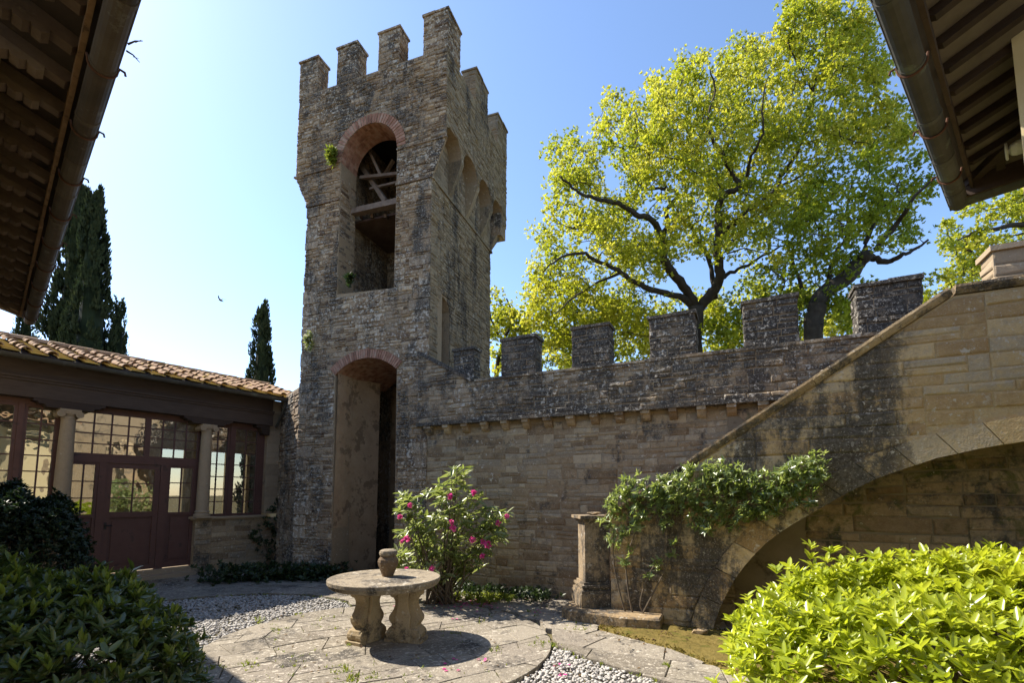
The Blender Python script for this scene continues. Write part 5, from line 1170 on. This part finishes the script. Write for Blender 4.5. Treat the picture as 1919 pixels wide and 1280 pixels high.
# sunlit lime shrub, lower right
def shrub(name, label, cat, cx, cy, rx, ry, h, mat, n, per, ll, wr, seed, top_only=True, inner=.5, droop=0., lift=.6, extra=None, pw=2.6, spread=(.5, 1.15), curl=.15, group=None):
    root = thing(name, (cx, cy, 0), label, cat, group)
    P, N = mound(n, cx, cy, rx, ry, h, pw, 0, seed)
    P = P + N * nr.normal(size=(n, 1)) * .045 + np.array([0, 0, 1]) * np.clip(nr.normal(size=(n, 1)), 0, 2.5) * .035
    if extra is not None: P = np.concatenate([P, extra[0]]); N = np.concatenate([N, extra[1]])
    A = unit(N * (1 - lift) + np.array([0, 0, lift]) + .25 * rand_dir(len(P)))
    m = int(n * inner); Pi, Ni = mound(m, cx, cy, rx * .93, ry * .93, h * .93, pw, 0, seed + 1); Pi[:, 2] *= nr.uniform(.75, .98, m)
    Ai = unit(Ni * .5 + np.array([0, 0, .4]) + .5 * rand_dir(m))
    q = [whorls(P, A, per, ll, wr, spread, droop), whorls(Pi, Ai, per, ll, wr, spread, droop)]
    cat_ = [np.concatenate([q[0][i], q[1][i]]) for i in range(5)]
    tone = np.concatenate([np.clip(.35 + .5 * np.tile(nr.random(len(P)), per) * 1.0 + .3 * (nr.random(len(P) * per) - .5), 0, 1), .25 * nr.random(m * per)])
    cd = np.argsort(0 * tone)
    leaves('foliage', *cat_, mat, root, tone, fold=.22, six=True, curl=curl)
    twigs(root, np.array([cx, cy, 0]), P, range(0, len(P), max(1, len(P) // 260)), M['bark_brown'], .006)
    return root
# tall shoots standing out of the left end of the lime shrub
ex = []
for (x, y, Y) in ((1519, 1022, 3.9), (1519, 1040, 3.9), (1525, 1058, 3.9), (1556, 1030, 4.0), (1580, 1050, 4.0), (1603, 1040, 4.1), (1480, 1062, 3.9), (1478, 1085, 3.9), (1434, 1110, 3.8), (1400, 1135, 3.7), (1385, 1160, 3.7), (1372, 1190, 3.6), (1500, 1075, 3.9), (1540, 1070, 4), (1450, 1100, 3.8), (1375, 1215, 3.5), (1390, 1240, 3.4), (1425, 1140, 3.6), (1460, 1125, 3.7), (1550, 1050, 4.0), (1570, 1062, 3.9), (1610, 1058, 4.0)):
    ex.append(at(x, y, Y))
ex = np.array(ex); exn = np.tile([[-.3, -.1, .9]], (len(ex), 1))
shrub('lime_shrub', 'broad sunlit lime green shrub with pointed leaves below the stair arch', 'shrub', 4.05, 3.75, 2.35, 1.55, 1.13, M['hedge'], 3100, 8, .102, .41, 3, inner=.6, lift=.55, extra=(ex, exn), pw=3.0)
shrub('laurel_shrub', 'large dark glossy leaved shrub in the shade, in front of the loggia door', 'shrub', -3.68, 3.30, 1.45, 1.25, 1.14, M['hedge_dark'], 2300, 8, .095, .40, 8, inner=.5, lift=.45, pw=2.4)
lr_ = bpy.data.objects['laurel_shrub']; P, N = mound(330, -3.68, 3.30, 1.45, 1.25, 1.14, 2.4, 0, 77); P = P + N * .05 + np.array([0, 0, .05])
leaves('new_shoots', *whorls(P, unit(np.array([0, 0, 1.0]) + .25 * rand_dir(len(P))), 7, .085, .34, (.15, .7)), M['newshoot'], lr_, fold=.25, six=True, curl=.1)
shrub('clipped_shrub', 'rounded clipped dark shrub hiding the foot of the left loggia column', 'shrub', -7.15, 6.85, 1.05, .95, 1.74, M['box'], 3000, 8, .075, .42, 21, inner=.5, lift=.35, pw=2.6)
# rhododendron with pink trusses
rc = gnd(838, 1112); RY = 8.05
rh = thing('rhododendron', (rc[0], RY, 0), 'loose pink flowering rhododendron against the stone wall right of the tower arch', 'shrub')
tips = [(843, 885), (864, 878), (855, 900), (830, 905), (805, 925), (762, 930), (752, 950), (770, 965), (818, 935), (838, 945), (868, 940), (890, 935), (905, 955), (880, 965), (800, 960), (775, 985), (757, 1000), (748, 990), (792, 990), (812, 985), (835, 970), (850, 990), (870, 985), (893, 985), (915, 975), (930, 990), (942, 970), (903, 1000), (880, 1010), (858, 1012), (838, 1008), (815, 1010), (795, 1015), (772, 1020), (750, 1030), (742, 1045), (760, 1050), (782, 1042), (803, 1040), (825, 1035), (845, 1035), (868, 1040), (888, 1030), (908, 1035), (900, 1050), (922, 1000), (938, 1005), (880, 1060), (855, 1060), (862, 1072), (830, 1055), (808, 1060), (785, 1062), (755, 1068), (775, 1075), (798, 1080), (820, 1078), (845, 1085), (765, 945), (825, 920), (850, 925), (880, 920), (740, 1060), (733, 1035), (786, 950), (912, 1015), (925, 965), (820, 965), (860, 960), (845, 1025), (790, 1030)]
C = []; 
for (x, y) in tips:
    for q in range(3): C.append(at(x + rnd.uniform(-11, 11), y + rnd.uniform(-11, 11), RY + rnd.uniform(-.5, .45)))
C = np.array(C); A = unit(np.array(sun_dir) * .5 + np.array([0, -.15, .6]) + .5 * rand_dir(len(C)) + unit(C - np.array([rc[0], RY, .8])) * .5)
P, D, Nn, L2, W2 = whorls(C, A, 10, .185, .32, (.7, 1.5), .22)
tone = np.clip(np.tile(nr.random(len(C)), 10) * .6 + nr.random(len(P)) * .4, 0, 1)
leaves('foliage', P, D, Nn, L2, W2, M['rhodo'], rh, tone, fold=.2, six=True, curl=.25)
mb = MB(); b0 = np.array([rc[0], RY, 0.0])
for i in range(0, len(C), 5):
    b = b0 + [rnd.uniform(-.25, .25), rnd.uniform(-.1, .1), 0]; m = b + (C[i] - b) * .5 + nr.normal(size=3) * .07; mb.tube(catmull([b, m, C[i]], 4), [.018 - .0018 * k for k in range(9)], 5, cap=False)
mb.build('stem', M['bark_brown'], rh)
for (x, y) in ((844, 931), (769, 947), (888, 924), (750, 969), (847, 979), (849, 991), (754, 1015), (763, 1010), (934, 981), (950, 968), (905, 1016), (915, 1021), (886, 1012), (905, 1043), (811, 1067), (762, 1068)):
    c = at(x, y, RY - .60 + rnd.uniform(-.1, .1)); n = 13; dr_ = unit(rand_dir(n) + np.array([0, -.5, .35])); s_ = rnd.uniform(.62, .9)
    P, D, Nn, L2, W2 = whorls(c + dr_ * .035 * s_, dr_, 5, .05 * s_, .8, (.5, 1.0)); leaves('flower', P, D, Nn, L2, W2, M['petal'], rh, fold=.3)
# climber over the stair parapet
vn = thing('climbing_shrub', SF.p(-.9, 0, .2), 'leafy climbing shrub spilling over the sloping stair parapet beside the pillar', 'climber')
vb = [(1160, 935, 26), (1185, 915, 30), (1215, 925, 34), (1250, 915, 34), (1285, 910, 34), (1320, 900, 34), (1355, 905, 36), (1390, 905, 34), (1420, 915, 34), (1455, 905, 30), (1480, 890, 26), (1500, 870, 24), (1525, 865, 20), (1535, 885, 18), (1510, 905, 26), (1480, 930, 26), (1440, 945, 24), (1400, 950, 26), (1350, 950, 30), (1300, 945, 30), (1250, 950, 24), (1200, 955, 22), (1160, 965, 16), (1145, 985, 14), (1150, 1012, 12), (1160, 1020, 10), (1340, 880, 22), (1390, 965, 18), (1330, 965, 18), (1230, 1060, 14), (1220, 1075, 12), (1265, 1015, 8), (1300, 985, 14), (1170, 1055, 10), (1520, 940, 12), (1190, 990, 10), (1130, 975, 12), (1360, 875, 14), (1145, 955, 16), (1200, 975, 20), (1250, 985, 16), (1325, 985, 16), (1165, 1000, 15), (1185, 1030, 11), (1145, 940, 14), (1290, 880, 16), (1425, 960, 20), (1375, 985, 12), (1260, 1040, 8)]
C = []
for x, y, r in vb:
    s0, z0 = SF.px(x, y, .2); rm = r / FPX * 6.6
    for _ in range(max(4, int(rm * rm * 760))):
        v = rand_dir(1)[0] * rnd.random() ** .45; C.append(SF.p(s0 + v[0] * rm, z0 + v[2] * rm, .17 + v[1] * .15 + .1 * rnd.random()))
C = np.array(C); A = unit(SF.n * .35 + np.array(sun_dir) * .8 + .6 * rand_dir(len(C)))
P, D, Nn, L2, W2 = whorls(C, A, 7, .085, .40, (.5, 1.25), .22); tone = np.clip(np.tile(nr.random(len(C)), 7) * .7 + nr.random(len(P)) * .3, 0, 1)
leaves('foliage', P, D, Nn, L2, W2, M['vine'], vn, tone, fold=.2, six=True, curl=.2)
mb = MB()
for pl_ in ([(1190, 1172), (1180, 1130), (1173, 1080), (1175, 1040), (1200, 980), (1230, 930)], [(1192, 1172), (1204, 1152), (1200, 1130), (1215, 1080), (1250, 1020), (1280, 940)], [(1192, 1172), (1215, 1130), (1250, 1060), (1275, 990), (1285, 930)], [(1188, 1172), (1172, 1150), (1150, 1060), (1150, 990)], [(1230, 960), (1300, 935), (1380, 930), (1460, 905), (1525, 870)], [(1200, 950), (1260, 930), (1340, 915), (1420, 930)], [(1285, 930), (1330, 960), (1400, 960), (1490, 930)]):
    pts = [SF.p(*SF.px(x, y, .1 + .06 * rnd.random()), .1) for x, y in pl_]; mb.tube(catmull(pts, 4), [.016 - .010 * i / (4 * (len(pts) - 1)) for i in range(4 * (len(pts) - 1) + 1)], 6, cap=False)
mb.build('stem', M['bark_brown'], vn)
# sparse climber on the loggia corner
lc_ = thing('wall_climber', LF.p(1.45, 0, .1), 'sparse dark climber growing up the corner where loggia meets tower', 'climber')
C = []
for x, y, r in ((520, 950, 14), (510, 970, 18), (525, 985, 18), (495, 1000, 20), (530, 1010, 20), (500, 1030, 20), (480, 1000, 12), (540, 965, 12), (515, 1045, 22), (545, 1030, 14)):
    a_, z_ = LF.px(x, y, .08); rm = r / FPX * 12
    for _ in range(16): v = rand_dir(1)[0]; C.append(LF.p(a_ + v[0] * rm, z_ + v[2] * rm, .08 + .08 * abs(v[1])))
C = np.array(C); P, D, Nn, L2, W2 = whorls(C, LF.n + .6 * rand_dir(len(C)), 6, .09, .45, (.5, 1.2), .2); leaves('foliage', P, D, Nn, L2, W2, M['ivy'], lc_)
mb = MB()
for pl_ in ([(515, 1065), (508, 1020), (520, 970), (530, 945)], [(515, 1065), (530, 1030), (540, 990)], [(515, 1065), (495, 1020), (485, 990)]): mb.tube(catmull([LF.p(*LF.px(x, y, .05), .05) for x, y in pl_], 3), .008, 5, cap=False)
mb.build('stem', M['bark_brown'], lc_)
# ivy ground cover along the foot of the loggia and the tower
def ground_cover(line, wid, hgt, n, mat, name, ll=.10):
    L = np.array([p[:2] for p in line]); C = []
    for _ in range(n):
        i = rnd.randrange(len(L) - 1); t = rnd.random(); p = L[i] + (L[i + 1] - L[i]) * t; C.append((p[0] + rnd.gauss(0, wid), p[1] + rnd.gauss(0, wid), hgt * rnd.random() ** 1.3 + .01))
    C = np.array(C); P, D, Nn, L2, W2 = whorls(C, np.array([0, -.2, .9]) + .6 * rand_dir(n), 6, ll, .5, (.5, 1.3), .1)
    return tag(leaves(name, P, D, Nn, L2, W2, mat), kind='stuff')
ground_cover([gnd(395, 1090), gnd(470, 1088), gnd(540, 1085), gnd(600, 1086), gnd(632, 1084)], .22, .30, 800, M['ivy'], 'ground_ivy')
ground_cover([WF.p(1.7, 0, .22), WF.p(.6, 0, .25), WF.p(-.4, 0, .2)], .12, .16, 330, M['ivy'], 'ground_ivy', .08)
ground_cover([gnd(840, 1122), gnd(900, 1128), gnd(960, 1128)], .15, .10, 150, M['weed'], 'weeds', .07)
# plants rooted in the tower stones
def wall_plant(x, y, r, n, mat, lab, per=7, ll=.10, flower=None):
    a_, z_ = TF.px(x, y, .1); c = TF.p(a_, z_, .05); root = thing('wall_plant', c, lab, 'plant'); rm = r / FPX * 10
    v = rand_dir(n) * (nr.random((n, 1)) ** .5); C = c + TF.n * .05 + np.outer(v[:, 0], TF.u) * rm * .75 + np.outer(v[:, 2] * (1 + .8 * (v[:, 2] < 0)) * nr.uniform(.5, 1.3, n), ZV) * rm + np.outer(np.abs(v[:, 1]), TF.n) * rm * .7
    leaves('foliage', *whorls(C, TF.n * .5 + np.array([0, 0, .4]) + .6 * rand_dir(n), per, ll, .35, (.4, 1.2), .15), mat, root)
    if flower: leaves('flower', *whorls(C + TF.n * .05 + np.array([0, 0, .03]), TF.n * .5 + np.array([0, 0, .8]) + .5 * rand_dir(n), 5, .035, .8, (.5, 1.0)), M['white_petal'], root)
    return root
wall_plant(583, 637, 15, 40, M['rhodo'], 'cream flowering tuft rooted in the left edge of the tower', flower=True)
wall_plant(624, 290, 13, 60, M['weed'], 'green grassy tuft growing left of the upper brick arch', ll=.16)
wall_plant(659, 520, 12, 30, M['ivy'], 'dark hanging plant inside the upper tower opening', ll=.12)
# weeds in the paving joints
C = []
for cx, cy, n, sp in ((400, 1255, 16, 10), (470, 1245, 16, 12), (560, 1235, 14, 25), (640, 1255, 30, 12), (660, 1270, 30, 12), (520, 1185, 14, 14), (610, 1165, 12, 18), (490, 1162, 10, 8), (560, 1150, 8, 6), (930, 1217, 10, 6), (1010, 1205, 18, 10), (1250, 1247, 8, 5), (905, 1165, 8, 12), (1080, 1170, 12, 14), (660, 1205, 16, 8), (850, 1185, 10, 12), (1000, 1150, 12, 15), (700, 1270, 16, 10), (1090, 1175, 10, 10), (800, 1265, 8, 20)):
    for _ in range(n): p = gnd(cx + rnd.gauss(0, sp), cy + rnd.gauss(0, sp * .5)); C.append((p[0], p[1], -.01))
for _ in range(260):
    r_ = rnd.uniform(.7, 2.02); a_ = rnd.uniform(0, 6.28); C.append((DC[0] + r_ * cos(a_), DC[1] + r_ * sin(a_), -.03))
for _ in range(150):
    i = rnd.randrange(len(GRAVEL_B)); p = GRAVEL_B[i]; C.append((p[0] + rnd.gauss(0, .03), p[1] + rnd.gauss(0, .03), -.03)); i = rnd.randrange(len(GRAVEL_A)); p = GRAVEL_A[i]; C.append((p[0] + rnd.gauss(0, .03), p[1] + rnd.gauss(0, .03), -.03))
C = np.array(C); tag(leaves('weeds', *whorls(C, np.array([0, 0, 1.0]) + .3 * rand_dir(len(C)), 6, .055, .22, (.2, 1.1)), M['weed']), kind='stuff')
C = []
while len(C) < 2600:
    p = (rnd.uniform(1.1, 3.4), rnd.uniform(4.2, 7.0))
    if inside(p, MOSS): C.append((p[0], p[1], .005))
C = np.array(C); tag(leaves('moss_tufts', *whorls(C, np.array([0, 0, 1.0]) + .3 * rand_dir(len(C)), 6, .03, .4, (.3, 1.3)), M['mosstuft']), kind='stuff')
# fallen pink petals under the rhododendron and across the paving
Pp = []
for _ in range(110): p = gnd(rnd.gauss(885, 45), rnd.gauss(1132, 6)); Pp.append((p[0], p[1], .006))
for x, y in ((858, 1163), (1010, 1150), (852, 1240), (900, 1240), (845, 1258), (1045, 1265), (1060, 1250), (1120, 1160)): p = gnd(x, y); Pp += [(p[0] + rnd.gauss(0, .05), p[1] + rnd.gauss(0, .05), .008) for _ in range(3)]
Pp = np.array(Pp); n = len(Pp); d_ = rand_dir(n) * [1, 1, .1]; tag(leaves('fallen_petals', Pp, d_, np.tile([[0, 0, 1.0]], (n, 1)) + .2 * rand_dir(n), .05, .035, M['petal']), kind='stuff')
# dry leaves and crumbs of bark blown over the flags
Pp = []
for _ in range(230):
    p = (rnd.uniform(-3.6, 2.6), rnd.uniform(4.6, 8.6)) if rnd.random() < .55 else tuple(WF.p(rnd.uniform(-3, 1.8), 0, rnd.uniform(.1, .5))[:2])
    Pp.append((p[0], p[1], .012))
for _ in range(90): p = gnd(1230 + rnd.gauss(0, 60), 1190 + rnd.gauss(0, 12)); Pp.append((p[0], p[1], .03))
Pp = np.array(Pp); n = len(Pp); tag(leaves('fallen_leaves', Pp, rand_dir(n) * [1, 1, .25], np.tile([[0, 0, 1.0]], (n, 1)) + .35 * rand_dir(n), nr.uniform(.025, .065, n), nr.uniform(.015, .035, n), M['dryleaf']), kind='stuff')
# a bird crossing the sky
bp = at(414, 563, 26); mb = MB()
mb.tube([bp + [-.16, 0, .05], bp + [-.05, 0, .02], bp, bp + [.1, 0, -.04], bp + [.18, 0, -.07]], [.006, .035, .045, .025, .008], 8)
for sg, dz in ((1, .16), (-1, .10)):
    mb.hexa([bp + [-.05, 0, .0], bp + [.06, 0, -.02], bp + [.02, sg * .16, dz - .03], bp + [-.06, sg * .14, dz - .03], bp + [-.05, 0, .02], bp + [.06, 0, .0], bp + [.02, sg * .16, dz - .015], bp + [-.06, sg * .14, dz - .015]])
    mb.hexa([bp + [-.06, sg * .14, dz - .03], bp + [.02, sg * .16, dz - .03], bp + [.10, sg * .34, dz + .02], bp + [.04, sg * .34, dz + .03], bp + [-.06, sg * .14, dz - .015], bp + [.02, sg * .16, dz - .015], bp + [.10, sg * .34, dz + .028], bp + [.04, sg * .34, dz + .038]])
tag(mb.build('bird', M['dark_iron_shade'], smooth=True), 'tiny dark bird gliding in the pale sky left of the tower', 'bird')
